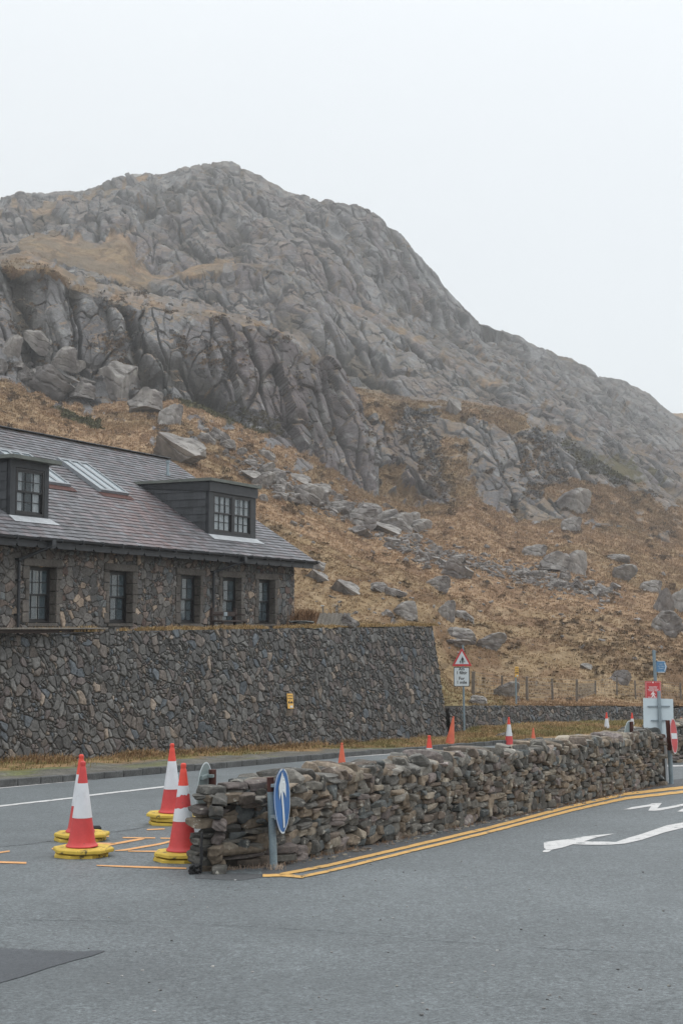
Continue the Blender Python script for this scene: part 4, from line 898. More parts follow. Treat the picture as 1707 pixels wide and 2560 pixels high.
# dormers
def dormer(u0, u1, b, zb, zt, wins, overh, slab=.10):
    yf = EB + b; base = MB(); top_b = (zt - EZ) / SL + EB
    d0 = MB()
    # cheeks and front frame
    fr = MB(); W = u1 - u0
    fr.box(HV(u0 + .05, yf + .05, (zb + zt) / 2), (.10, .10, zt - zb)); fr.box(HV(u1 - .05, yf + .05, (zb + zt) / 2), (.10, .10, zt - zb))
    wz0, wz1 = wins[0][2], wins[0][3]
    fr.box(HV((u0 + u1) / 2, yf + .052, (wz1 + zt) / 2), (W - .202, .10, zt - wz1)); fr.box(HV((u0 + u1) / 2, yf + .052, (zb + wz0) / 2 - .0), (W - .202, .10, wz0 - zb))
    um = [u0 + .10] + [x for w_ in wins for x in (w_[0], w_[1])] + [u1 - .10]
    for i in range(0, len(um), 2):
        if um[i + 1] - um[i] > .005: fr.box(HV((um[i] + um[i + 1]) / 2, yf + .05, (wz0 + wz1) / 2), (um[i + 1] - um[i] + .002, .094, wz1 - wz0 + .002))
    D_ = fr.build('dormer', M['black_paint'], house)
    # cheek slates
    for side, uu2 in ((1, u1 + .004), (-1, u0 - .004)):
        sv = []; sf = []; sc = []; n = 0
        # core
        c = MB(); c.add([HV(uu2 - side * .01, yf + .08, zb - .05), HV(uu2 - side * .01, top_b + .2, zt), HV(uu2 - side * .01, yf + .08, zt)], [(0, 1, 2)]); c.build('cheek', M['black_paint'], D_)
        rows = int((zt - zb) / .25) + 1
        for k in range(rows):
            z0_ = zb + k * .25; z1_ = min(z0_ + .25, zt); y0_ = yf + .10; y1_ = max(EB + (z1_ - EZ) / SL, y0_ + .05); x = y0_ - (k % 2) * .17
            while x < y1_:
                xa, xb = max(x, y0_) + .004, min(x + .34, y1_) - .004
                if xb > xa:
                    t0, t1 = .032, .012; za_ = max(z0_ + .004, EZ + SL * (xa - EB) - .03); zb_ = max(z0_ + .004, EZ + SL * (xb - EB) - .03)
                    sv += [HV(uu2 + side * t0, xa, za_), HV(uu2 + side * t0, xb, min(zb_, z1_)), HV(uu2 + side * t1, xb, z1_), HV(uu2 + side * t1, xa, z1_)]
                    sf += [(n, n + 1, n + 2, n + 3)]; sc += [c3(.052, .055, .06) * rr2.uniform(.8, 1.25)] * 4; n += 4
                x += .34
        np_mesh('hung_slates', np.array([tuple(v) for v in sv]), np.array(sf), M['slate_hung'], np.array(sc), D_)
    rf = MB(); rf.add([HV(u0 - overh, yf - overh * 1.2, zt), HV(u1 + overh, yf - overh * 1.2, zt), HV(u1 + overh, top_b + .05, zt + .0), HV(u0 - overh, top_b + .05, zt + .0)] + [HV(u0 - overh, yf - overh * 1.2, zt + slab), HV(u1 + overh, yf - overh * 1.2, zt + slab), HV(u1 + overh, top_b + .2, zt + slab * .9), HV(u0 - overh, top_b + .2, zt + slab * .9)],
        [(0, 3, 2, 1), (4, 5, 6, 7), (0, 1, 5, 4), (1, 2, 6, 5), (2, 3, 7, 6), (3, 0, 4, 7)]); rf.build('dormer_roof', M['leadroof'], D_)
    return D_
dr_ = dormer(1.91, 4.99, 1.06, 2.93, 4.78, [(2.22, 3.40, 3.10, 4.42), (3.46, 4.70, 3.10, 4.42)], .13)
fb = MB(); fb.box(HV(3.45, EB + 1.06 - .03, 4.60), (3.2, .05, .32)); fb.build('fascia', M['black_paint'], dr_)
fb = MB(); fb.add([HV(5.05, EB + 1.0, 4.44), HV(5.05, EB + 3.7, 4.44 + .2), HV(5.05, EB + 3.95, 4.78), HV(5.05, EB + 1.0, 4.78)], [(0, 1, 2, 3)]); fb.build('fascia', M['black_paint'], dr_)
for a, b in ((2.23, 3.39), (3.47, 4.69)):
    sash('window', a, b, 3.11, 4.41, EB + 1.06 + .05, 3, 2, 2, dr_, M['thinglass'], [(a + .07 + i * .355, a + .07 + i * .355 + .29) for i in range(3)])
dl_ = dormer(13.52, 15.14, .93, 2.86, 4.44, [(13.70, 14.92, 2.98, 4.24)], .22)
sash('window', 13.72, 14.90, 2.99, 4.23, EB + .93 + .05, 3, 2, 2, dl_, M['thinglass'], [(13.80, 14.15), (14.55, 14.85)])
for (u0, u1, b) in ((1.85, 5.05, 1.06), (13.45, 15.22, .93)):
    ap = MB(); ap.add([RP(u0 - .12, b - .25, .040), RP(u1 + .02, b - .25, .040), RP(u1 - .02, b + .02, .045), RP(u0 + .02, b + .02, .045)], [(3, 2, 1, 0)]); ap.build('lead_apron', M['lead'], house)
# rooflights
for (u0, u1, s0, s1) in ((6.95, 8.48, 2.92, 4.66), (9.95, 11.5, 2.95, 4.62)):
    R_ = Euler((math.atan(SL), 0, 0)).to_matrix(); ls = (s1 - s0) / cosr; c0 = RP((u0 + u1) / 2, (s0 + s1) / 2, .08)
    fr = MB()
    def rb_(du, dv, wu, wv, h=.12, dz=0): fr.box(c0 + R_ @ Vector((du, dv, dz)), (wu, wv, h), R_)
    W = u1 - u0; rb_(-W / 2 + .04, 0, .08, ls); rb_(W / 2 - .04, 0, .08, ls); rb_(0, -ls / 2 + .05, W - .162, .10); rb_(0, ls / 2 - .05, W - .162, .10)
    for k in (1, 2): rb_(-W / 2 + W * k / 3, 0, .14, ls - .202, .11)
    wn = fr.build('rooflight', M['alu'], house)
    for k in range(3):
        gp = MB(); gp.box(c0 + R_ @ Vector((-W / 2 + W * (k + .5) / 3, 0, .02)), (W / 3 - .10, ls - .21, .02), R_); gp.build('pane', M['skyglass'], wn)
    fl_ = MB(); fl_.add([RP(u0 - .1, s0 - .22, .042), RP(u1 + .1, s0 - .22, .042), RP(u1 + .1, s0, .05), RP(u0 - .1, s0, .05)], [(3, 2, 1, 0)]); fl_.build('flashing', M['rust'], wn)
mb = MB(); p = RP(1.58, 4.95, 0); mb.tube(p, p + Vector((0, 0, .48)), .055, 14); mb.tube(p + Vector((0, 0, .48)), p + Vector((0, 0, .56)), .085, 14); mb.tube(p + Vector((0, 0, .0)), p + Vector((0, 0, .08)), .09, 14); mb.build('vent_pipe', M['galv'], roof)

# ------------------------------------------------------------------ terrace furniture
def hp(u, b, z=0.0): # house coordinates to world
    return Vector((-1.72, 51.0, 0)) - HX * u + HB * b + Vector((0, 0, z))
hrz = math.atan2(HX.y, HX.x)
bench = thing('bench', 'dark timber bench on the terrace under the middle window of the house', 'bench', hp(6.9, -1.5, -.25), hrz)
for nm, c, d in [('seat', (0, 0, .40), (1.5, .42, .05)), ('backrest', (0, .2, .62), (1.5, .05, .14)), ('leg', (-.66, -.16, .19), (.08, .08, .37)), ('leg', (.66, -.16, .19), (.08, .08, .37)), ('leg', (-.68, .2, .40), (.09, .09, .80)), ('leg', (.68, .2, .40), (.09, .09, .80)), ('armrest', (-.66, 0, .6), (.07, .34, .04)), ('armrest', (.66, 0, .6), (.07, .34, .04))]:
    m2 = MB(); m2.box(c, d, bev=.006); m2.build(nm, M['wood_dark'], bench)
m2 = MB(); m2.box((0.05, .168, .62), (.2, .008, .12)); m2.build('plaque', M['galv'], bench)
sb_ = thing('stone_bench', 'flat grey stone slab seat on small stones by the right end of the house', 'bench', hp(2.0, -1.4, -.12), hrz)
s3 = Stones(); V, F = block(6, (1.15, .45, .10), r_, k=8, planes=4); s3.add(V + np.array([0, 0, .25]), F, (.14, .15, .145)); s3.build('slab', M['boulder'], sb_)
for x_ in (-.35, .35): s3 = Stones(); V, F = block(5, (.32, .35, .24), r_); s3.add(V + np.array([x_, 0, .08]), F, (.14, .125, .11)); s3.build('support_stone', M['boulder'], sb_)
deck = thing('timber_deck', 'low deck of weathered grey boards below the left windows of the house', 'deck', hp(16.3, -1.1, -.12), hrz)
m2 = MB()
for k in range(10): m2.box((0, -.62 + k * .128, .06 + rng.uniform(-.003, .003)), (5.4, .120, .035), Euler((0, 0, rng.uniform(-.002, .002))).to_matrix())
m2.build('boards', M['wood_grey'], deck); m2 = MB(); m2.box((0, 0, -.01), (5.2, 1.1, .09)); m2.build('frame', M['wood_dark'], deck)
# weathered boards over a boulder, marker post
D_bd = 47.5
pb = at(838, 1562, D_bd)
bd = thing('board_ramp', 'weathered vertical boards leaning on a rock beyond the right end of the house', 'timber boards', pb, .25)
m2 = MB()
for k in range(8): m2.box((-.52 + k * .135, .05, .17), (.120, .035, .50 + rng.uniform(-.015, .015)), Euler((-.35, .42, 0)).to_matrix(), bev=.004)
m2.build('boards', M['wood_grey'], bd)
mp = thing('marker_post', 'thin pale marker post with a small cap in the rushes beside the house', 'post', at(808, 1556, 48.6), 0)
m2 = MB(); m2.box((0, 0, .25), (.045, .045, .62), Euler((.0, -.07, 0)).to_matrix()); m2.build('post', M['wood_grey'], mp); m2 = MB(); m2.box((-.03, 0, .57), (.11, .07, .03)); m2.build('cap', M['sign_white'], mp)

# ------------------------------------------------------------------ traffic cones
def slab_mb(rad, h, r, z, mb, rot, tiltx=0, tilty=0):
    vs = []; R_ = Euler((tiltx, tilty, rot)).to_matrix(); n = 8
    for (rr, zz) in ((rad * .985, z), (rad, z + .008), (rad, z + h - .012), (rad * .97, z + h)):
        for i in range(n): a = 2 * math.pi * (i + .5) / n; vs.append(R_ @ Vector((rr * math.cos(a) * 1.0, rr * math.sin(a), zz)))
    fs = [(k * n + i, k * n + (i + 1) % n, (k + 1) * n + (i + 1) % n, (k + 1) * n + i) for k in range(3) for i in range(n)] + [tuple(range(n - 1, -1, -1)), tuple(range(3 * n, 4 * n))]
    mb.add(vs, fs)
BODY = [(.181, 0), (.181, .010), (.170, .022), (.158, .034), (.150, .06), (.132, .17), (.109, .322), (.055, .708), (.036, .845), (.033, .872), (.026, .885), (.026, .90), (.029, .908), (.028, .935), (.020, .945)]
def cone(px_, py_, label, slabs=2, rad=.345, scale=1.0, kind='sleeved', rot=0.2, lean=(0, 0), D=None, group='red and white cones at the road junction', tip='cone_tip', pos=None, basemat='cone_base', gz_=None):
    p = pos if pos is not None else gat(px_, py_)
    if gz_ is not None: p = Vector((p.x, p.y, gz_))
    t = thing('traffic_cone', label, 'traffic cone', p, rot, group)
    z = 0.002; offs = [(0, 0), (.02, -.01), (-.01, .015)]
    for k in range(slabs):
        mb = MB(); slab_mb(rad * (1.0 if k == slabs - 1 else .93) * scale, .046 * scale, 0, 0, mb, k * .22, (0.0 if k == 0 else .012 * (-1) ** k), .02 * (k > 0))
        o = mb.build('base_slab', M[basemat], t); o.location = (offs[k][0], offs[k][1], z); z += .055 * scale
    body = MB(); br = lambda z_: np.interp(z_, [b[1] for b in BODY], [b[0] for b in BODY])
    prof = [(a * scale, b * scale) for a, b in BODY]; bodymat = M['cone_orange'] if kind == 'plain' else M['cone_red']
    B_ = MB(); B_.lathe(prof, 40); bo = B_.build('cone_body', bodymat, t, True); bo.location = (0, 0, z); bo.rotation_euler = (lean[0], lean[1], 0)
    if kind != 'plain':
        def sleeve(z0, z1, wav0=0, wav1=0, seed=0):
            m = MB(); n = 64; lo_ = []; hi_ = []
            for i in range(n):
                a = 2 * math.pi * i / n
                za = z0 + wav0 * (math.sin(a * 1 + seed) + .3 * math.sin(5 * a) + .2 * math.sin(11 * a + 2)); zb_ = z1 + wav1 * (math.sin(a * 1 + seed + .8) + .25 * math.sin(4 * a + 1) + .2 * math.sin(9 * a))
                lo_.append(Vector((math.cos(a) * (br(za) + .0025), math.sin(a) * (br(za) + .0025), za)) * scale); hi_.append(Vector((math.cos(a) * (br(zb_) + .0025), math.sin(a) * (br(zb_) + .0025), zb_)) * scale)
            m.add(lo_ + hi_, [(i, (i + 1) % n, n + (i + 1) % n, n + i) for i in range(n)])
            o = m.build('reflective_sleeve', M['cone_white'], bo, True)
        if kind == 'torn': sleeve(.320, .455, 0, .018, 2.2); sleeve(.590, .705, .022, 0, 2.8)
        else: sleeve(.320, .705)
        m = MB(); m.lathe([((br(z_) + .0022) * scale, z_ * scale) for z_ in (.7055, .78, .845, .872)] + [(.029 * scale, .885 * scale), (.029 * scale, .90 * scale), (.0315 * scale, .908 * scale), (.030 * scale, .937 * scale), (.021 * scale, .948 * scale)], 32); m.build('tip', M[tip], bo, True)
    return t
cone(205, 2140, 'nearest cone at left on two offset yellow slabs, with a dull red top', 2, rot=.15, tip='cone_red')
cone(201, 2101, 'red and white cone half hidden behind the nearest left cone', 2, rot=.5, tip='cone_tip')
cone(429, 2060, 'red and white cone on three stacked yellow slabs nearest the road', 3, rot=.32)
cone(457, 2151, 'red and white cone with a torn white sleeve beside the end of the low wall', 2, kind='torn', rot=.55)
rc_ = thing('rubber_block', 'small black rubber block on the road beside the rear left cone', 'rubber block', gat(242, 2084), .3)
m2 = MB(); m2.box((0, 0, .05), (.12, .1, .10), bev=.02); m2.build('block', M['rubber'], rc_)
def cone_top(px_, top, D, scale, **k):
    p = at(px_, top, D); sl_n = k.get('slabs', 1); h = .945 * scale + (.002 + .055 * scale * sl_n); p.z -= h; return p
cone(0, 0, 'faded plain orange cone seen just over the near part of the low wall', 1, scale=.80, kind='plain', pos=cone_top(854.5, 1857, 27, .80), group='cones along the far road edge')
cone(0, 0, 'bright red topped cone mostly hidden behind the wall left of the leaning orange cone', 1, scale=.95, pos=cone_top(1072.5, 1839, 27, .95), group='cones along the far road edge')
cone(0, 0, "crumpled faded orange cone leaning on a black base by the retaining wall end", 1, scale=1.0, kind='plain', lean=(0, .14), pos=cone_top(1123, 1789, 46.0, 1.02), basemat='rubber', rad=.44, group='cones along the far road edge')
cone(0, 0, 'tall red and white cone on a yellow base in front of the grassy mound', 1, scale=1.0, pos=cone_top(1271, 1793, 48.5, 1.0), rot=.4, group='cones along the far road edge')
cone(0, 0, 'short plain orange cone right of the tall sleeved cone on the grassy mound side', 1, scale=.80, kind='plain', pos=cone_top(1332, 1820, 37, .80), group='cones along the far road edge')
cone(0, 0, 'red and white cone behind the wall left of the round sign back', 1, scale=1.0, pos=cone_top(1515, 1781, 57, 1.0), group='cones along the far road edge')
cone(0, 0, 'red and white cone rising behind the round sign back near the white board', 1, scale=1.0, pos=cone_top(1578.5, 1782, 60, 1.0), group='cones along the far road edge')
cone(0, 0, 'tilted plain orange cone behind the far wall right of the no entry sign', 1, scale=.9, kind='plain', lean=(0, .16), pos=cone_top(1690, 1792, 39.5, .92), group='cones along the far road edge')
cone(0, 0, 'red cone cut by the right edge of the photo behind the far wall', 1, scale=.9, pos=cone_top(1709, 1806, 41.5, .9), group='cones along the far road edge')

# ------------------------------------------------------------------ signs
def disc(mb, rx, rz_, y0, y1, n=40, m=0, bend=0.0, cz=0, cx=0):
    vs = []
    for y in (y0, y1):
        for i in range(n):
            a = 2 * math.pi * i / n; x_, z_ = cx + rx * math.cos(a), cz + rz_ * math.sin(a); vs.append(Vector((x_, y + bend * math.sin(z_ * 5.0) * (.4 + x_ * 2), z_)))
    fs = [tuple(range(n)), tuple(range(2 * n - 1, n - 1, -1))] + [(i, n + i, n + (i + 1) % n, (i + 1) % n) for i in range(n)]
    mb.add(vs, fs, m)
def bent_disc(name, R0, th, mat, parent, loc, bendf, inner=0.0, n=36, rings=10, shape=None):
    """round plate as a fine fan so that it can be bent"""
    vs = []; fs = []
    for s_i, y in ((0, -th / 2), (1, th / 2)):
        vs.append(Vector((0, y + bendf(0, 0), 0)))
        for k in range(1, rings + 1):
            for i in range(n):
                a = 2 * math.pi * i / n; r = R0 * k / rings; x_, z_ = r * math.cos(a), r * math.sin(a); vs.append(Vector((x_, y + bendf(x_, z_), z_)))
        o_ = s_i * (1 + rings * n)
        for i in range(n):
            j = (i + 1) % n; f0 = (o_, o_ + 1 + i, o_ + 1 + j); fs.append(f0 if s_i == 0 else f0[::-1])
            for k in range(rings - 1):
                q4 = (o_ + 1 + k * n + i, o_ + 1 + (k + 1) * n + i, o_ + 1 + (k + 1) * n + j, o_ + 1 + k * n + j); fs.append(q4 if s_i == 0 else q4[::-1])
    b = 1 + (rings - 1) * n; o2 = 1 + rings * n
    for i in range(n): j = (i + 1) % n; fs.append((b + i, o2 + b + i, o2 + b + j, b + j))
    m = MB(); m.add(vs, fs); o = m.build(name, mat, parent, True); o.location = loc; return o
def plate(name, poly, y, th, mat, parent, bendf=None, sub=14):
    """polygon in x,z cut into thin horizontal bands so that it follows the bend"""
    m = MB(); zs = [p[1] for p in poly]; z0, z1 = min(zs), max(zs)
    P = [Vector((p[0], p[1])) for p in poly]
    def span(z):
        xs_ = []
        for a, b in zip(P, P[1:] + P[:1]):
            if (a.y > z) != (b.y > z): xs_.append(a.x + (z - a.y) * (b.x - a.x) / (b.y - a.y))
        xs_.sort(); return xs_
    for k in range(sub):
        za, zc = z0 + (z1 - z0) * k / sub, z0 + (z1 - z0) * (k + 1) / sub
        sa, sc = span(za + 1e-5), span(zc - 1e-5)
        if len(sa) != len(sc): sm = span((za + zc) / 2); sa = sc = sm
        for i in range(0, len(sa) - 1, 2):
            nx_ = 4
            for j in range(nx_):
                q4 = [(sa[i] + (sa[i + 1] - sa[i]) * j / nx_, za), (sa[i] + (sa[i + 1] - sa[i]) * (j + 1) / nx_, za), (sc[i] + (sc[i + 1] - sc[i]) * (j + 1) / nx_, zc), (sc[i] + (sc[i + 1] - sc[i]) * j / nx_, zc)]
                m.add([Vector((x_, y + (bendf(x_, z_) if bendf else 0), z_)) for x_, z_ in q4], [(0, 1, 2, 3)])
    return m.build(name, mat, parent)
# blue arrow sign, bent disc turned almost edge on
pB = gat(685, 2172)
sg_ = thing('direction_sign', "bent blue round sign with white arrow on grey post at the wall's near end", 'road sign', pB, 0)
m2 = MB(); m2.tube((0, 0, -.05), (-.035, 0, .80), .040, 20); m2.build('post', M['greypost'], sg_)
m2 = MB(); m2.tube((-.035, 0, .8005), (-.042, 0, .95), .038, 20); m2.build('post_cap', M['rust'], sg_)
bf = lambda x_, z_: .014 * math.sin(z_ * 6.5 + .3) * (1 if x_ < .05 else .3) 
hd = bpy.data.objects.new('sign_head', None); COL.objects.link(hd); hd.parent = sg_; hd.location = (.088, -.055, .71); hd.rotation_euler = (0, .02, math.radians(78.5))
bent_disc('disc', .335, .004, M['sign_blue'], hd, (0, 0, 0), bf)
rimv = MB()
def ringmesh(r0, r1, y, mat, name, parent, bendf, n=48):
    m = MB(); vs = []
    for i in range(n):
        a = 2 * math.pi * i / n
        for r in (r0, r1): x_, z_ = r * math.cos(a), r * math.sin(a); vs.append(Vector((x_, y + bendf(x_, z_), z_)))
    m.add(vs, [(2 * i, 2 * i + 1, 2 * ((i + 1) % n) + 1, 2 * ((i + 1) % n)) for i in range(n)]); return m.build(name, mat, parent)
ringmesh(.318, .335, -.0045, M['sign_white'], 'white_rim', hd, bf)
plate('arrow_shaft', [(-.036, -.275), (.036, -.275), (.036, .14), (-.036, .14)], -.0075, .001, M['sign_white'], hd, bf, 30)
plate('arrow_head', [(0, .305), (-.135, .16), (-.135, .02), (0, .13)], -.0085, .001, M['sign_white'], hd, bf, 24); plate('arrow_head', [(0, .13), (.135, .02), (.135, .16), (0, .305)], -.0085, .001, M['sign_white'], hd, bf, 24)
m2 = MB()
for z_ in (.16, -.16): m2.box((0, .035, z_), (.30, .02, .035)); m2.box((-.0, .07, z_), (.09, .09, .03))
m2.build('clamp', M['galv'], hd)
# grey backed round sign at the wall end
p = at(531, 2000, 15.95); gzz = zg(p.x, p.y)
s_ = thing('round_sign', "grey back of round sign on rusty brown post at the wall's near end", 'road sign', (p.x, p.y, gzz), 0)
topz_ = at(531, 1924, 15.95).z - gzz
m2 = MB(); m2.tube((0, 0, -.05), (0, 0, topz_), .042, 20); m2.build('post', M['rust'], s_)
zc = at(505, 1984, 15.95).z - gzz
hd2 = bpy.data.objects.new('sign_head', None); COL.objects.link(hd2); hd2.parent = s_; hd2.location = (-.075, -.06, zc); hd2.rotation_euler = (0, 0, math.radians(-99))
nb = lambda x_, z_: 0
bent_disc('disc', .35, .004, M['signback'], hd2, (0, 0, 0), nb); ringmesh(.335, .352, .0035, M['sign_white'], 'white_rim', hd2, nb)
m2 = MB()
for z_ in (.20, -.2):
    m2 = MB(); m2.box((0, .018, z_), (.46, .03, .04)); m2.box((-.02, .05, z_), (.1, .09, .03)); m2.build('channel', M['signback'], hd2)
# warning triangle with distance plate
pS = at(1160, 1812, 51.6)
tri = thing('warning_sign', "red bordered triangle sign with adult and child figures above a distance plate", 'road sign', pS, -.02)
sc_ = 51.6 / 3555.0
m2 = MB(); m2.tube((0, .05, -.2), (-.03, .05, 2.85), .038, 14); m2.build('post', M['greypost'], tri)
zT = (1812 - 1622) * sc_; zBt = (1812 - 1667.5) * sc_; w2 = 24.8 * sc_; cx0 = -.07
def rtri(w, zb, zt, rr, cx_):
    P = [Vector((cx_ - w, zb)), Vector((cx_ + w, zb)), Vector((cx_, zt))]; out = []
    for i in range(3):
        p0, p1, p2 = P[i - 1], P[i], P[(i + 1) % 3]; a = p1 + (p0 - p1).normalized() * rr; b = p1 + (p2 - p1).normalized() * rr
        for k in range(5): t = k / 4; out.append(tuple((1 - t) ** 2 * a + 2 * t * (1 - t) * p1 + t * t * b))
    return out
m2 = MB(); m2.prism(rtri(w2, zBt, zT, .06, cx0), -.0, .02); tp = m2.build('triangle', M['sign_red'], tri)
m2 = MB(); m2.prism(rtri(w2 * .70, zBt + .075, zT - .125, .01, cx0), -.006, -.001); m2.build('white_field', M['sign_white'], tp)
fg = MB()
def blob(pts, y=-.010): fg.prism([(cx0 + a, zBt + b) for a, b in pts], y, y + .003)
k_ = .078 / 10
def S(pts): return [(a * k_ * .75 + .02, b * k_ * .75 + .085) for a, b in pts]
blob(S([(-3, 40), (-2.2, 43.5), (0, 45), (2.2, 43.5), (3, 40), (1.5, 37), (-1.5, 37)]))
blob(S([(-6, 35.5), (-2, 37.5), (2, 37.5), (6, 35.5), (9.5, 22), (7.6, 21), (5.5, 28), (5.2, 20), (4.6, 1), (1.2, 1), (.4, 18), (-.4, 18), (-1.2, 1), (-4.6, 1), (-5.2, 20), (-5.5, 28), (-8, 19), (-10, 20)]))
blob(S([(-15, 20), (-14, 22.5), (-12.4, 22.5), (-11.5, 20), (-13.2, 18)])); blob(S([(-16, 17), (-11, 17.5), (-9, 20), (-8.2, 18.5), (-10.4, 14), (-9.6, 8), (-10.8, 8), (-11, 1), (-12.6, 1), (-12.8, 8), (-13.8, 8), (-14, 1), (-15.6, 1), (-15.8, 8), (-17, 8), (-15.8, 14), (-17.4, 11), (-18.2, 12)]))
for i in range(12):
    a, b = 2 * math.pi * i / 12, 2 * math.pi * (i + 1) / 12; c_ = (11.5, 13.5)
    blob(S([(c_[0] + 4.6 * math.cos(a), c_[1] + 4.6 * math.sin(a)), (c_[0] + 4.6 * math.cos(b), c_[1] + 4.6 * math.sin(b)), (c_[0] + 3.2 * math.cos(b), c_[1] + 3.2 * math.sin(b)), (c_[0] + 3.2 * math.cos(a), c_[1] + 3.2 * math.sin(a))]))
blob(S([(7, 22), (8.6, 22), (9.8, 17), (8.4, 16.5)])); blob(S([(9, 15), (14.5, 14.4), (14.5, 13.4), (9, 13.6)]))
fg.build('figures', M['sign_black'], tp)
def rrect(x0, x1, z0, z1, r, n=4):
    out = []
    for cx_, cz_, a0 in ((x1 - r, z1 - r, 0), (x0 + r, z1 - r, 90), (x0 + r, z0 + r, 180), (x1 - r, z0 + r, 270)):
        for k in range(n + 1): a = math.radians(a0 + 90 * k / n); out.append((cx_ + r * math.cos(a), cz_ + r * math.sin(a)))
    return out[::-1]
z0p, z1p = (1812 - 1718) * sc_, (1812 - 1669.8) * sc_; xp0, xp1 = cx0 - .30, cx0 + .27
m2 = MB(); m2.prism(rrect(xp0, xp1, z0p, z1p, .04)[::-1], 0, .02); pl = m2.build('plate', M['sign_black'], tri)
m2 = MB(); m2.prism(rrect(xp0 + .022, xp1 - .022, z0p + .022, z1p - .022, .03)[::-1], -.005, -.001); m2.build('white_field', M['sign_white'], pl)
m2 = MB()
for tx, zz in (('Am', .60), ('1 filltir', .46), ('For', .26), ('1 mile', .12)): text_into(m2, tx, .155, (xp0 + xp1) / 2, z0p + zz - .015, -.008, sx=.95, bold=.004)
m2.build('lettering', M['sign_black'], pl)
# yellow no parking signs
def tow_sign(parent, w, h, name='panel'):
    m = MB(); m.prism([(-w / 2, 0), (w / 2, 0), (w / 2, h), (-w / 2, h)], 0, .012); P_ = m.build(name, M['sign_yellow'], parent)
    m = MB(); text_into(m, 'Dim Parcio', w * .185, 0, h * .82, -.003, bold=.002); text_into(m, 'No Parking', w * .185, 0, h * .64, -.003, bold=.002)
    def b_(x0, x1, z0, z1): m.prism([(x0 * w, z0 * h), (x1 * w, z0 * h), (x1 * w, z1 * h), (x0 * w, z1 * h)], -.004, -.001)
    b_(-.38, -.12, .36, .46); b_(-.32, -.16, .46, .50); b_(-.04, .40, .36, .43); m.prism([(.06 * w, .43 * h), (.34 * w, .43 * h), (.28 * w, .50 * h), (.12 * w, .50 * h)], -.004, -.001)
    m.prism([(-.2 * w, .49 * h), (-.17 * w, .48 * h), (-.06 * w, .57 * h), (-.09 * w, .58 * h)], -.004, -.001)
    for x_ in (-.31, -.17, .04, .32): disc(m, .045 * w, .045 * w, -.0045, -.001, 12, 0, 0, .36 * h, x_ * w)
    m.build('print', M['sign_black'], P_)
    m = MB(); m.prism([(-.1 * w, .06 * h), (.36 * w, .06 * h), (.36 * w, .2 * h), (-.1 * w, .2 * h)], -.004, -.001); m.build('sticker', M['sign_white'], P_)
    return P_
rr = Vector(ray(716, 1771)); rr2v = rr * ((rn[0] * (rb0[0] - rn[0] * .17) + rn[1] * (rb0[1] - rn[1] * .17)) / (rn[0] * rr.x + rn[1] * rr.y))
ts = thing('no_parking_sign', 'yellow no parking sign fixed to the middle of the tall retaining wall', 'sign', rr2v + Vector((rn[0], rn[1], 0)) * .17, math.atan2(ru[1], ru[0]))
tow_sign(ts, .30, .46); ts.rotation_euler = (math.radians(-7), math.radians(3), math.atan2(ru[1], ru[0]))
p, _, _, _ = pick(1289 / DS, 1763 / DS); 
ys_ = thing('no_parking_sign', 'yellow no parking sign on a thin grey post on the grassy bank', 'sign', p, .1)
k_s = p.y / 3555
m2 = MB(); m2.tube((0, .05, -.3), (-.02, .05, 94 * k_s), .036, 12); m2.build('post', M['greypost'], ys_)
sgp = bpy.data.objects.new('sign_head', None); COL.objects.link(sgp); sgp.parent = ys_; sgp.location = (.02, 0, 69 * k_s); tow_sign(sgp, 9.5 * k_s, 26 * k_s)
# footpath finger post
pf = Vector(at(1644, 1700, 37.0)); gzf = zg(pf.x, pf.y); fs_ = thing('footpath_sign', 'blue finger sign with white chevron on a tall grey post at the right', 'sign', (pf.x, pf.y, gzf), 0)
zz_ = lambda row: at(1640, row, 37.0).z - gzf; kf = 37.0 / 3555
m2 = MB(); m2.tube((0, 0, -.05), (-.10, 0, zz_(1626)), .042, 16); m2.build('post', M['greypost'], fs_)
hw = 22 * kf; zt_, zb_ = zz_(1653.5), zz_(1680)
m2 = MB(); m2.prism([(-.04, zb_), (hw * .80, zb_), (hw, (zb_ + zt_) / 2), (hw * .80, zt_), (-.04, zt_)], -.010, .010); fp_ = m2.build('finger', M['finger_blue'], fs_)
m2 = MB(); h_ = zt_ - zb_
m2.prism([(hw * .70, zb_ + .03), (hw * .80, zb_ + .03), (hw * .95, (zb_ + zt_) / 2), (hw * .80, zt_ - .03), (hw * .70, zt_ - .03), (hw * .84, (zb_ + zt_) / 2)], -.013, -.011)
m2.box((hw * .36, -.012, zb_ - .004), (hw * .8, .012, .018)); m2.box((hw * .36, -.012, zt_ + .004), (hw * .8, .012, .014))
for tx, q2 in (('Llwybr', .70), ('Pen y Gwryd', .50), ('Footpath', .30)): text_into(m2, tx, .042, hw * .34, zb_ + h_ * q2, -.014, sx=.75)
m2.build('lettering', M['sign_white'], fp_)
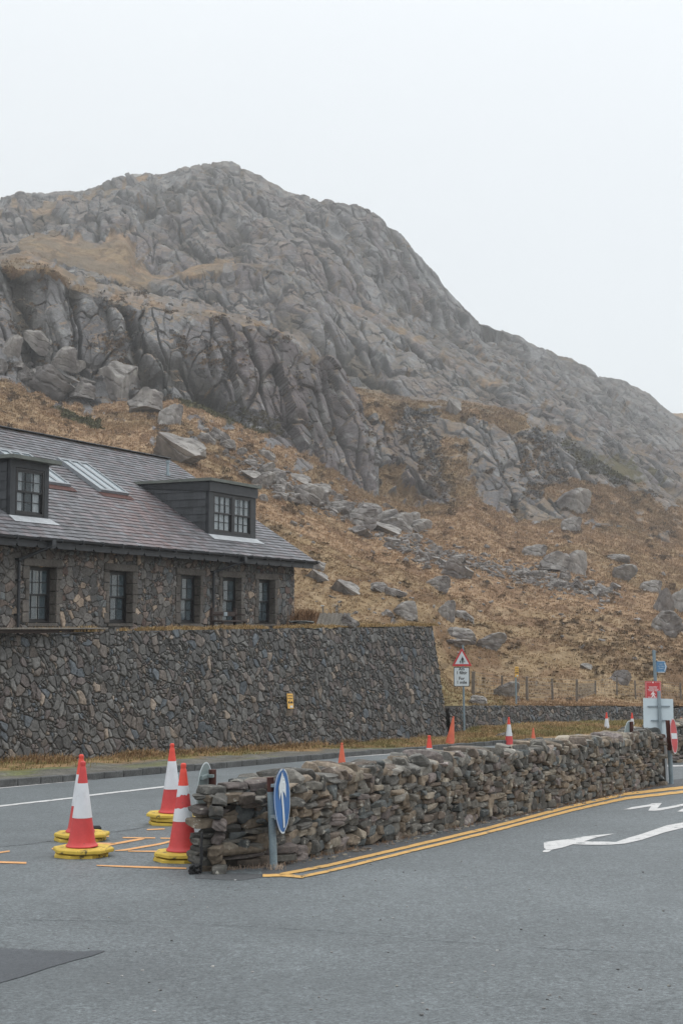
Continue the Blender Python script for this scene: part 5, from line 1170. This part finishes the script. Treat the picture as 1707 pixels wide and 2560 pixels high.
# red walkers board
prd = Vector(at(1632, 1765, 36.6)); kr = 36.6 / 3555; rb_o = thing('walkers_notice', 'red notice board with white text and walking figure above the white sign back', 'sign', (prd.x, prd.y, prd.z), .03)
w_ = 39.5 * kr; h_ = 61 * kr
m2 = MB(); m2.prism([(-w_ / 2, 0), (w_ / 2, 0), (w_ / 2, h_), (-w_ / 2, h_)], 0, .012); bb = m2.build('board', M['board_red'], rb_o)
m2 = MB(); e_ = .018; t_ = .006
for (x0, x1, z0_, z1_) in [(-w_ / 2 + e_, -.045, h_ - e_ - t_, h_ - e_), (.045, w_ / 2 - e_, h_ - e_ - t_, h_ - e_), (-w_ / 2 + e_, -w_ / 2 + e_ + t_, e_, h_ - e_ - t_), (w_ / 2 - e_ - t_, w_ / 2 - e_, e_, h_ - e_ - t_), (-w_ / 2 + e_ + t_, w_ / 2 - e_ - t_, e_, e_ + t_)]:
    m2.prism([(x0, z0_), (x1, z0_), (x1, z1_), (x0, z1_)], -.003, -.001)
for tx, rw in (("Cynghorir cerddwyr i", 14.5), ("ddefnyddio'r llwybr", 17.5), ("oddi ar y ffordd i gyrraedd", 20.8), ("gyrraedd Pen y Gwryd", 24.2), ("Walkers are advised to use", 40), ("the off road footpath to", 43.2), ("reach Pen y Gwryd", 46.4)):
    text_into(m2, tx, .030, 0, h_ - rw * kr, -.003, sx=.86, bold=.0012)
disc(m2, .020, .020, -.003, -.001, 16, 0, 0, h_ - .028)
def wk(pts): m2.prism([(a * .01, h_ - 34 * kr - .04 + b * .01) for a, b in pts], -.003, -.001)
wk([(-1.4, 13), (0, 14.6), (1.4, 13), (1.2, 11.4), (-1.2, 11.4)]); wk([(-1.8, 11), (1.6, 11), (3.2, 8.4), (6.4, 6), (5.6, 4.8), (2.2, 6.6), (1.8, 5), (4.6, 1.2), (6, -3.6), (3.6, -3.8), (2.4, -.2), (.2, 2.2), (-1.6, -1.2), (-4.4, -4), (-6, -2.8), (-3.6, .6), (-2, 5), (-2, 7.6), (-4, 5.4), (-5.4, 3.2), (-6.2, 4.2), (-4.8, 8)])
m2.build('print', M['sign_pink'], bb)
# white board seen from behind
pw = Vector(at(1652, 1850, 30.2)); gzw = zg(pw.x, pw.y); kw_ = 30.2 / 3555; wb_ = thing('sign_board', 'large plain white back of a road sign on a grey post with two rails', 'road sign', (pw.x, pw.y, gzw), .05)
zw = lambda row: at(1650, row, 30.2).z - gzw
m2 = MB(); m2.tube((.0, 0, -.05), (-.035, 0, zw(1727)), .037, 18); m2.build('post', M['galv'], wb_)
xl, xr = (1609.5 - 1652) * kw_, (1685 - 1652) * kw_; zlo, zhi = zw(1845), zw(1745)
m2 = MB(); m2.prism([(xl, zlo + .02), (xr - .17, zlo), (xr, zlo), (xr, zhi - .025), (xl, zhi)], .05, .056); bo_ = m2.build('board', M['board_white'], wb_)
for row, a, b in ((1766, 1620, 1676), (1801.5, 1628, 1667)):
    m2 = MB(); m2.box((((a + b) / 2 - 1652) * kw_, .035, zw(row)), ((b - a) * kw_, .028, .024)); m2.box((((a + b) / 2 - 1652) * kw_, .019, zw(row)), ((b - a) * kw_, .003, .010)); m2.tube((-.025, 0, zw(row) - .018), (-.025, 0, zw(row) + .018), .043, 16); m2.build('rail', M['galv'], wb_)
# no entry sign
pn = gat(1677, 1960); kn = pn.y / 3555; ne = thing('no_entry_sign', "red no entry sign with white bar at the far end of the wall", 'road sign', pn, 0)
m2 = MB(); m2.tube((.0, 0, -.05), (-.02, 0, .66), .044, 18); m2.build('post', M['greypost'], ne)
m2 = MB(); m2.tube((-.02, 0, .661), (-.052, 0, 156 * kn), .042, 18)
for z_ in (.75, .9, 1.0, 1.1): m2.tube((-.025 - .03 * (z_ - .66), 0, z_), (-.025 - .03 * (z_ - .66), 0, z_ + .02), .047, 18)
m2.build('post_sleeve', M['rust'], ne)
hd3 = bpy.data.objects.new('sign_head', None); COL.objects.link(hd3); hd3.parent = ne; hd3.location = (.055, -.06, 118 * kn); hd3.rotation_euler = (0, math.radians(4), math.radians(66))
bf3 = lambda x_, z_: .018 * math.sin(z_ * 5)
bent_disc('disc', .345, .004, M['sign_red'], hd3, (0, 0, 0), bf3); ringmesh(.328, .346, -.004, M['sign_white'], 'white_rim', hd3, bf3)
plate('bar', [(-.28, -.055), (.28, -.055), (.28, .055), (-.28, .055)], -.005, .001, M['sign_white'], hd3, bf3, 4)
# slim white post by the wall end
ps_ = gat(1667, 1958); mk = thing('marker_post', 'slim white marker post between the far wall end and the no entry sign', 'post', ps_, 0)
m2 = MB(); m2.box((-.02, 0, .47), (.045, .03, .95), Euler((0, -.03, 0)).to_matrix(), bev=.006); m2.build('post', M['sign_white'], mk)
m2 = MB(); m2.box((-.075, .05, .42), (.10, .08, .84), bev=.01); m2.build('timber', M['wood_post'], mk)
# round sign back at the far end
p = at(1577, 1830, 27.2); gzz = zg(p.x, p.y); s4 = thing('round_sign', 'small round sign seen from behind over the far part of the wall', 'road sign', (p.x, p.y, gzz), 0)
m2 = MB(); m2.tube((0, 0, -.05), (0, 0, at(1577, 1804, 27.2).z - gzz), .043, 16); m2.build('post', M['rust'], s4)
hd4 = bpy.data.objects.new('sign_head', None); COL.objects.link(hd4); hd4.parent = s4; hd4.location = (-.055, -.06, at(1577, 1841, 27.2).z - gzz); hd4.rotation_euler = (0, 0, math.radians(-119))
bent_disc('disc', .30, .004, M['signback'], hd4, (0, 0, 0), nb); ringmesh(.286, .302, .0035, M['sign_white'], 'white_rim', hd4, nb)
# black rubber edging at the near wall end, with rags at its foot
pr_ = gat(503, 2184); rub = thing('rubber_edging', 'torn black rubber strip at the near left corner of the wall', 'rubber strip', pr_, .2)
m2 = MB()
for k, (z_, dx_) in enumerate([(.0, 0), (.14, .004), (.27, .006)]): m2.box((dx_, .03, z_ + .07), (.022 + .008 * (k % 2), .10, .15), Euler((0, .04 * (-1) ** k, 0)).to_matrix(), bev=.01)
m2.build('strip', M['rubber'], rub)
m2 = MB()
for k in range(16): m2.box((-.05 + rng.uniform(-.07, .05), rng.uniform(-.06, .04), rng.uniform(.01, .09)), (rng.uniform(.02, .06), rng.uniform(.02, .05), rng.uniform(.015, .05)), Euler((rng.uniform(-1, 1), rng.uniform(-1, 1), rng.uniform(0, 3))).to_matrix(), bev=.006)
m2.build('debris', M['rubber'], rub)

# ------------------------------------------------------------------ field fence on the bank
fence = thing('field_fence', 'wire netting fence with weathered timber posts along the foot of the hillside', 'fence', (8, 70, -3.6))
fps = []
for (fx, fy, hgt, wd) in [(1181, 1738, 58, .15), (1253, 1742, 52, .09), (1316, 1752, 60, .10), (1378, 1750, 52, .09), (1440, 1757, 58, .10), (1489, 1738, 34, .09), (1542, 1742, 46, .09), (1587, 1748, 46, .09), (1700, 1752, 40, .09)]:
    p, _, _, _ = pick(fx / DS, fy / DS); k = p.y / 3555; m2 = MB(); H = hgt * k
    m2.box(p - fence.location + Vector((0, 0, H / 2 - .1)), (wd, wd, H + .2), Euler((rng.uniform(-.03, .03), rng.uniform(-.04, .04), rng.uniform(-.3, .3))).to_matrix(), bev=.015); m2.build('post', M['wood_post'], fence); fps.append((p - fence.location, H))
m2 = MB()
for (a, ha), (b, hb) in zip(fps[:-1], fps[1:]):
    n = max(2, int((b - a).length / .28))
    for f in (.12, .3, .48, .66, .80, .97):
        m2.tube(a + Vector((0, 0, ha * f)), b + Vector((0, 0, hb * f)), .005, 4, cap=False)
    for i in range(1, n): t = i / n; p = a.lerp(b, t); h = ha + (hb - ha) * t; m2.tube(p + Vector((0, 0, h * .12)), p + Vector((0, 0, h * .80)), .0045, 4, cap=False)
m2.build('wire_netting', M['wire'], fence)

# ------------------------------------------------------------------ boulders
rb = np.random.default_rng(21)
BM = []
for k in range(10):
    V, F = block(18 if k < 6 else 14, (1, 1, 1), rb, k=rb.uniform(5, 10), planes=13, cut=(.50, 1.05), lump=.05)
    x_, y_, z_ = V.T
    d = (fbm(x_ * 4 + k * 9, y_ * 4 + z_ * 3, 500 + k, 4) - .5) * .17; d += -.035 * (np.abs(((z_ * 1.0 + x_ * .4 + (fbm(x_ * 3, y_ * 3, 600 + k, 2) - .5) * .3) * 3.3) % 1 - .5) > .44)
    L_ = np.linalg.norm(V, axis=1, keepdims=True) + 1e-6; V = V + V / L_ * d[:, None]
    cols = mixc(np.broadcast_to(c3(.165, .150, .143), V.shape), c3(.26, .243, .228), sstep(.35, .7, fbm(x_ * 3, y_ * 3 + z_ * 2, 700 + k, 4)))
    cols = mixc(cols, c3(.35, .33, .30), sstep(.25, .5, z_) * sstep(.5, .6, fbm(x_ * 7, y_ * 7, 800 + k, 3)) * .6)
    me_o = np_mesh('boulder', V, F, M['boulder'], cols); BM.append(me_o.data); bpy.data.objects.remove(me_o)
nb_count = 0; FOOT = []
def boulder(X, Y, w, h, label, group=None, rot=None, k=None, sink=.38, tilt=None, imin=0, dep=None):
    """X,Y dsp centre of the rock's foot, w,h dsp size"""
    global nb_count
    p, rw, i, j = pick(X, Y, imin); s = p.y / 3555 * DS; W, H = w * s, h * s
    o = bpy.data.objects.new('boulder', BM[int(rb.integers(0, 10)) if k is None else k]); COL.objects.link(o)
    o.scale = (W * 1.06, W * (rb.uniform(.7, 1.0) if dep is None else dep), H * (1 + sink) * 1.1)
    o.rotation_euler = (rb.normal() * .12, (rb.normal() * .10 + .10) if tilt is None else tilt, (rb.normal() * .5) if rot is None else rot)
    o.location = p + Vector((0, 0, H * (.5 - sink * .5)))
    tag(o, label, 'boulder', group); nb_count += 1
    if p.y < 190 and Y < 1640:
        for q_i in range(int(np.clip(w / 5, 3, 12))):
            pp, r0_, i_, j_ = pick(X + rb.uniform(-.55, .55) * w, Y + rb.uniform(.5, 4.5)); FOOT.append((pp, hc[i_, j_], p.y / 3555 * DS))
    return o
NB = [(277, 903, 88, 76, 'biggest lone block standing upright against the foot of the left crag'), (325, 946, 84, 46, 'flat topped boulder just below the biggest lone block'), (415, 1058, 128, 62, 'broad pinkish slab of rock above the house ridge'),
 (128, 900, 130, 58, 'large sloping grey block in the rocks above the left dormer'), (190, 916, 66, 32, 'flat block with a dark overhang right of the large sloping block'), (26, 812, 40, 44, 'pale upright block at the left edge of the photo'),
 (150, 838, 60, 40, 'tilted long block leaning under the left crag'), (175, 852, 44, 22, 'dark lens shaped stone below the tilted long block'), (95, 800, 70, 40, 'thin slab sticking out under the crag at far left'),
 (727, 1333, 48, 24, 'small boulder just right of the roof corner'), (733, 1310, 36, 22, 'grey stone above the small boulder by the roof corner'), (792, 1365, 64, 34, 'pale lichen spotted boulder right of the house end'), (868, 1360, 40, 20, 'low grey stone right of the lichen spotted boulder'),
 (905, 1372, 44, 24, 'dark stone with white lichen in the middle of the grass'), (927, 1420, 58, 32, 'pale rounded boulder above the top of the retaining wall'), (890, 1415, 34, 14, 'low flat rock left of the pale rounded boulder'),
 (1020, 1421, 36, 36, 'dark pointed rock standing above the right end of the retaining wall'), (1062, 1425, 50, 22, 'pale slab lying right of the dark pointed rock'), (1052, 1472, 66, 24, 'long grey boulder just right of the retaining wall top'),
 (1117, 1490, 78, 30, 'long dark boulder above the warning sign'), (1042, 1486, 60, 14, 'flat pale slab below the long grey boulder'), (1000, 1355, 52, 28, 'pale rounded rock in mid slope grass'), (1345, 1538, 30, 16, 'small rock in the heather left of the footpath sign'),
 (1420, 1568, 54, 30, 'white tipped boulder left of the finger post'), (1155, 1600, 60, 34, 'dark boulder behind the fence with white patches'), (1526, 1410, 46, 58, 'tall upright grey block near the right edge'), (1562, 1405, 50, 50, 'large block cut by the right edge of the photo'),
 (1492, 1360, 56, 26, 'round backed boulder left of the tall upright block'), (1522, 1452, 76, 44, 'grey boulder with a white streak below the tall upright block'), (1425, 1330, 62, 34, 'dark flat topped boulder at upper right of the grass'), (1312, 1315, 54, 48, 'large dark rock on the right of the lower boulder field'),
 (1262, 1310, 80, 38, 'long tilted dark slab in the lower boulder field'), (1225, 1278, 56, 26, 'rounded dark boulder above the long tilted slab'), (1048, 1325, 84, 44, 'wide fractured outcrop at the lower end of the scree band'), (815, 1205, 92, 34, 'long dark block in the centre of the scree band'),
 (880, 1225, 84, 26, 'long pale slab right of the scree centre'), (1308, 1165, 66, 44, 'dark overhanging boulder on the crag at right'), (1040, 950, 34, 40, 'pale pointed block on the grassy ledge below the main face'), (1310, 1218, 44, 28, 'round dark stone below the overhanging boulder'),
 (1415, 1290, 44, 20, 'small pale stone above the dark flat topped boulder'), (100, 1608 - 700, 30, 22, 'small pale stone in the grass above the left dormer'), (390, 975, 50, 44, 'dark cleft block below the flat topped boulder'), (1098, 1618, 44, 18, 'low pinkish rock behind the timber post'), (768, 1422, 60, 34, 'x')]
for (X, Y, w_, h_, lb) in NB[:-1]: boulder(X, Y, w_, h_, lb)
BM0 = bpy.data.objects.new('boulder', BM[2]); COL.objects.link(BM0); BM0.scale = (.85, .7, .62); BM0.location = pb + Vector((.42, .45, .02)); BM0.rotation_euler = (0, .25, .6); tag(BM0, 'pale rock against the weathered boards beside the house', 'boulder')
for i, (X, Y, w_, h_) in enumerate([(1150, 1700, 46, 26), (1175, 1722, 60, 30)]):
    o = bpy.data.objects.new('boulder', BM[3 + i]); COL.objects.link(o); k = 51.0 / 3555 * DS; o.scale = (w_ * k, w_ * k * .8, h_ * k * 1.4); o.location = at(X * DS, Y * DS - 4, 51.0); o.rotation_euler = (0, .2, .4 * i)
    tag(o, ['rock ledge at the foot of the warning sign post', 'brown sloping rock in the grassy mound right of the warning sign post'][i], 'boulder')
def field(n, cl, spread, smin, smax, label, group, ends, flat=(.35, .6)):
    cl = np.array(cl, float); 
    for _ in range(n):
        t = rb.uniform(0, len(cl) - 1); k = int(t); f = t - k; c = cl[k] * (1 - f) + cl[min(k + 1, len(cl) - 1)] * f
        where_ = ends[min(int(t / (len(cl) - 1) * len(ends)), len(ends) - 1)]
        X = c[0] + rb.normal() * spread * 1.0; Y = c[1] + rb.normal() * spread * .55; s = smin + (smax - smin) * rb.random() ** 2.2
        boulder(X, Y, s, s * rb.uniform(*flat), ('large' if s > (smin + smax) * .5 else 'medium' if s > smin + (smax - smin) * .2 else 'small') + ' ' + label + ' ' + where_, group)
field(105, [(600, 1095), (650, 1125), (720, 1150), (790, 1180), (860, 1205), (930, 1225)], 22, 14, 62, 'grey block in scree right of the house,', 'scree blocks right of the house roof', ['at its upper end by the dormer', 'in its upper middle', 'in its lower middle', 'at its lower end'])
field(28, [(930, 1245), (1000, 1290), (1080, 1310)], 20, 14, 44, 'grey block below the main scree band,', 'blocks trailing below the scree band', ['near the band', 'farther down the slope'])
field(62, [(1180, 1320), (1240, 1335), (1320, 1345), (1400, 1370)], 17, 12, 36, 'grey stone in lower right boulder field,', 'lower boulder field stones', ['at its left end', 'in its middle', 'at its right end'])
field(34, [(10, 830), (90, 865), (170, 890), (215, 900)], 22, 18, 60, 'dark block under the left crag,', 'blocks under the left crag', ['at the photo edge', 'left of the sloping block', 'right of the sloping block'])
field(26, [(440, 1000), (520, 1030), (600, 1075)], 22, 14, 46, 'grey stone above the scree band,', 'stones above the scree band', ['near the broad pinkish slab', 'nearer the scree band'])
# remaining loose stones, too many to count
ST = Stones(); n_s = 0
for _ in range(2800):
    if rb.random() < .78:
        cl = [(560, 1060), (700, 1140), (860, 1200), (960, 1270), (1150, 1310), (1400, 1370)]; t = rb.uniform(0, 5); k = int(t); f = t - k; X = cl[k][0] * (1 - f) + cl[min(k + 1, 5)][0] * f + rb.normal() * 26; Y = cl[k][1] * (1 - f) + cl[min(k + 1, 5)][1] * f + rb.normal() * 13
    elif rb.random() < .5: X = rb.uniform(1380, 1620); Y = 1120 + (X - 1380) * .35 + rb.normal() * 28
    else: X = rb.uniform(560, 1600); Y = rb.uniform(1100, 1520)
    if Y < np.interp(X, Xc, foot / DS) + (0 if X > 1350 else 6): continue
    p, rw, i, j = pick(X, Y); s = p.y / 3555 * DS * (3 + 11 * rb.random() ** 2); V, F = block(4, (s * rb.uniform(.9, 1.6), s, s * rb.uniform(.4, .7)), rb, planes=6, cut=(.6, 1.0))
    V = V @ rotm(rb, .4).T; ST.add(V + np.array(p) + np.array([0, 0, s * .12]), F, c3(.185, .17, .16) * rb.uniform(.7, 1.3))
tag(ST.build('scree', M['boulder']), kind='stuff')

# ------------------------------------------------------------------ grass, heather and rushes (stuff)
def tufts(name, P, Hh, Wd, C, mat, nb_=5, spread=.10, droop=.5, seed=0, Nrm=None):
    """P (n,3) roots; blades as bent triangles pairs"""
    r = np.random.default_rng(seed); n = len(P); m = n * nb_
    root = np.repeat(P, nb_, 0); sc = np.repeat(Hh, nb_); wd = np.repeat(Wd, nb_); cc = np.repeat(C, nb_, 0)
    root = root + np.stack([r.normal(size=m) * spread * sc * 2, r.normal(size=m) * spread * sc * 2, -.05 * sc], 1)
    h = sc * r.uniform(.55, 1.1, m); az = r.uniform(0, 2 * np.pi, m); lean = r.uniform(.1, 1, m) * droop
    d = np.stack([np.cos(az), np.sin(az), 0 * az], 1); d[:, 0] += .35; side = np.stack([-np.sin(az), np.cos(az), 0 * az], 1)
    up = np.array([0, 0, 1.])
    mid = root + up * (h * .6)[:, None] + d * (h * lean * .35)[:, None]; tip = root + up * (h * (1 - .35 * lean))[:, None] + d * (h * lean)[:, None]
    w2_ = (wd / 2)[:, None]
    V = np.stack([root - side * w2_, root + side * w2_, mid + side * w2_ * .7, mid - side * w2_ * .7, tip], 1).reshape(-1, 3)
    b = np.arange(m)[:, None] * 5; Q = np.concatenate([b, b + 1, b + 2, b + 3], 1); T3 = np.concatenate([b + 3, b + 2, b + 4], 1)
    col = np.repeat(cc * r.uniform(.84, 1.16, (m, 1)), 5, 0)
    return tag(np_mesh(name, V, [Q, T3], mat, col), kind='stuff')
rg = np.random.default_rng(77)
# hillside grass: pick grid cells by screen share, on grassy spots only
vis = prow <= prow_run + .5
grassy = (1 - rm2) * ((SG < 3.0) | ((SG < 5.5) & (rm2 < .15) & (hm < .2)))
j0, j1 = np.searchsorted(Xc, -30), np.searchsorted(Xc, 1600)
def scatter(n, w):
    pr = (w * 1.0).ravel(); cs = np.cumsum(pr); k = np.searchsorted(cs, rg.random(n) * cs[-1]); i, j = np.unravel_index(np.clip(k, 0, pr.size - 1), w.shape)
    return i, j
wgt = np.zeros(Dg.shape); wgt[:, j0 - 20:j1 + 20] = (grassy * vis * (hm < .5) * (grm < .5) * np.where(SG < 1, .8, 1.0))[:, j0 - 20:j1 + 20]
i, j = scatter(74000, wgt)
jx = rg.random((len(i), 1)); P = Pg[i, j] * (1 - jx) + Pg[np.minimum(i + 1, nr - 1), j] * jx
pix = P[:, 1] / 3555
Hh = pix * DS * rg.uniform(2.5, 7.5, len(i)) ; Hh = np.clip(Hh, .10, .60); C = blur2(hc[..., 0], 3)[i, j][:, None] * np.array([1, .645, .375]) * .5 + hc[i, j] * .5; C = C * rg.uniform(.92, 1.15, (len(i), 1))
C = C * .8 + np.array([.32, .225, .14]) * .2 * rg.uniform(.7, 1.3, (len(i), 1))
tufts('hill_grass', P, Hh, np.clip(pix * 1.7, .03, .3), C, M['grass'], 5, .22, .9, 1)
FP = np.array([tuple(f[0]) for f in FOOT]); FC = np.array([f[1] for f in FOOT]); FS = np.array([f[2] for f in FOOT]); FC = FC * .6 + np.array([.30, .20, .115]) * .4
tufts('boulder_foot_grass', FP, FS * rg.uniform(4, 9, len(FP)), FS * 1.0, FC * rg.uniform(.8, 1.2, (len(FP), 1)), M['grass'], 7, .3, .9, 12)
wgt = np.zeros(Dg.shape); ok = ((hm > .4) | (grm > .5)) & vis & (Dg < 330); wgt[:, j0:j1] = ok[:, j0:j1]
i, j = scatter(12000, wgt); P = Pg[i, j]; pix = P[:, 1] / 3555
tufts('heather', P, pix * DS * rg.uniform(3, 7, len(i)), pix * 4.5, hc[i, j] * .95, M['heather'], 5, .3, .9, 2)
# dead grass at the foot of the retaining wall, verge, terrace edge and wall tops
def line_grass(name, A, B, n, w, h0, h1, cols, seed, zf, wid=.012, nbl=6, droop=.8):
    r = np.random.default_rng(seed); t = r.random(n); A = np.array(A, float); B = np.array(B, float)
    d = (B - A)[:2] / np.linalg.norm((B - A)[:2]); nn2 = np.array([d[1], -d[0]]); off = np.abs(r.normal(size=n)) * w
    p2 = A[None, :2] * (1 - t[:, None]) + B[None, :2] * t[:, None] + nn2 * off[:, None]
    clump = fbm(t * 60, t * 0 + seed, seed, 3); k = clump > .36; p2 = p2[k]; off = off[k]; t = t[k]; clump = clump[k]
    z = np.array([zf(x_, y_, tt_, o_) for (x_, y_), tt_, o_ in zip(p2, t, off)]); P = np.column_stack([p2, z])
    H = (h0 + (h1 - h0) * r.random(len(P))) * (.5 + clump) * np.exp(-off / (w * 3)); ci = r.integers(0, len(cols), len(P)); C = np.array(cols)[ci] * r.uniform(.75, 1.2, (len(P), 1))
    return P, H, np.full(len(P), wid), C
DG = [(.34, .215, .115), (.27, .16, .085), (.40, .28, .16), (.20, .15, .07)]
parts = []
def zf_v(x_, y_, t, o): return -3.30 + (-4.12 + 3.30) * np.clip((y_ - 34.41) / 17.55, -1, 1) - .0 - o * .10
parts.append(line_grass('', (*(rS + ru * 2),), (*(rb1 + ru * .1),), 9000, .28, .12, .34, DG, 3, zf_v))
zt_f = lambda x_, y_, t, o: zt_at(((np.array([x_, y_]) - rS) @ ru) / Lr) + .02
A_ = rS - rn * .72; B_ = rb1 - rn * .72; parts.append(line_grass('', A_, B_, 5000, .16, .07, .20, [(.36, .24, .12), (.28, .20, .09), (.42, .30, .16)], 5, zt_f))
P, H, W_, C = [np.concatenate([p[k] for p in parts]) for k in range(4)]
tufts('dead_grass', P, H, W_ * 1.6, C, M['grass'], 6, .2, .9, 5)
# verge mound and bank grass
k = VG.shape; r3 = np.random.default_rng(9); si = r3.integers(0, 400, 60000); ti = r3.integers(0, nt_, 60000); P = VG[si, ti]; tw = T[0, ti, 0]
keep = ((P[:, 1] > 44) & (tw > .10)) | ((P[:, 1] > 20) & (tw > .42) & (r3.random(len(P)) < .35 * sstep(.4, .9, tw))) ; keep &= (P[:, 1] < 78); P = P[keep] + r3.normal(size=(keep.sum(), 3)) * np.array([.05, .05, 0]); 
cg = fbm(P[:, 0] * .8, P[:, 1] * .8, 91, 3); C = np.where((cg > .5)[:, None], c3(.33, .225, .115), c3(.23, .19, .085)) * r3.uniform(.75, 1.25, (len(P), 1))
tufts('verge_grass', P, r3.uniform(.05, .17, len(P)) * np.where(P[:, 1] > 46, 1.25, .8), np.full(len(P), .02), C, M['grass'], 4, .3, .9, 6)
# rushes by the right end of the house
P = np.array([at(x_, 1562, d_) for x_, d_ in zip(rg.uniform(745, 782, 260), rg.uniform(49.5, 54, 260))])
tufts('rushes', P, rg.uniform(.25, .8, 260), np.full(260, .03), np.tile([.24, .145, .085], (260, 1)) * rg.uniform(.7, 1.3, (260, 1)), M['grass'], 9, .12, .7, 8)
# weeds at the foot of the near wall
parts = [line_grass('', WBq, WC, 700, .05, .03, .09, [(.30, .19, .12), (.22, .15, .1)], 13, lambda x_, y_, t, o: zg(x_, y_), .006), line_grass('', WA, WBq, 60, .05, .03, .10, [(.35, .26, .2)], 14, lambda x_, y_, t, o: zg(x_, y_), .005)]
P, H, W_, C = [np.concatenate([p[k] for p in parts]) for k in range(4)]; tufts('wall_weeds', P, H, W_, C, M['grass'], 4, .3, .9, 9)
pt = at(686, 2166, pB.y - .05); P = np.array([(pt.x, pt.y, zg(pt.x, pt.y))] * 10) + rg.normal(size=(10, 3)) * np.array([.04, .03, 0]); tufts('wall_weeds', P, np.full(10, .09), np.full(10, .006), np.tile([.45, .34, .26], (10, 1)), M['grass'], 6, .3, .9, 10)
# small pale stones on the road and verge
ST = Stones()
for _ in range(130):
    x_, y_ = rb.uniform(200, 1707), rb.uniform(1990, 2540)
    g_ = gat(x_, y_)
    s = rb.uniform(.006, .016); V, F = block(4, (s * 1.5, s, s * .7), rb); ST.add(V + np.array([g_.x, g_.y, zg(g_.x, g_.y) + s * .3]), F, c3(.4, .39, .38) * rb.uniform(.3, 1.0))
for _ in range(120):
    t = rb.random(); x_ = WBq[0] + (WC[0] - WBq[0]) * t + .8725 * abs(rb.normal()) * .12; y_ = WBq[1] + (WC[1] - WBq[1]) * t - .4885 * abs(rb.normal()) * .12; s = rb.uniform(.015, .05)
    V, F = block(4, (s * 1.5, s, s * .7), rb); ST.add(V + np.array([x_ + .05, y_ - .03, zg(x_, y_) + s * .2]), F, palc(rb) * 1.5)
tag(ST.build('grit', M['drystone']), kind='stuff')

# ------------------------------------------------------------------ haze (damp hill air)
def haze_box():
    m = bpy.data.materials.new('haze_air'); m.use_nodes = True; t = m.node_tree; t.nodes.clear()
    o = t.nodes.new('ShaderNodeOutputMaterial'); v = t.nodes.new('ShaderNodeVolumePrincipled')
    v.inputs['Color'].default_value = (.98, .99, 1.0, 1); v.inputs['Density'].default_value = .00052; v.inputs['Anisotropy'].default_value = .3
    t.links.new(v.outputs[0], o.inputs['Volume'])
    mb = MB(); mb.box((0, 570, 186), (1240, 1240, 424)); ob = mb.build('haze', m); tag(ob, kind='stuff'); return ob
haze_box()
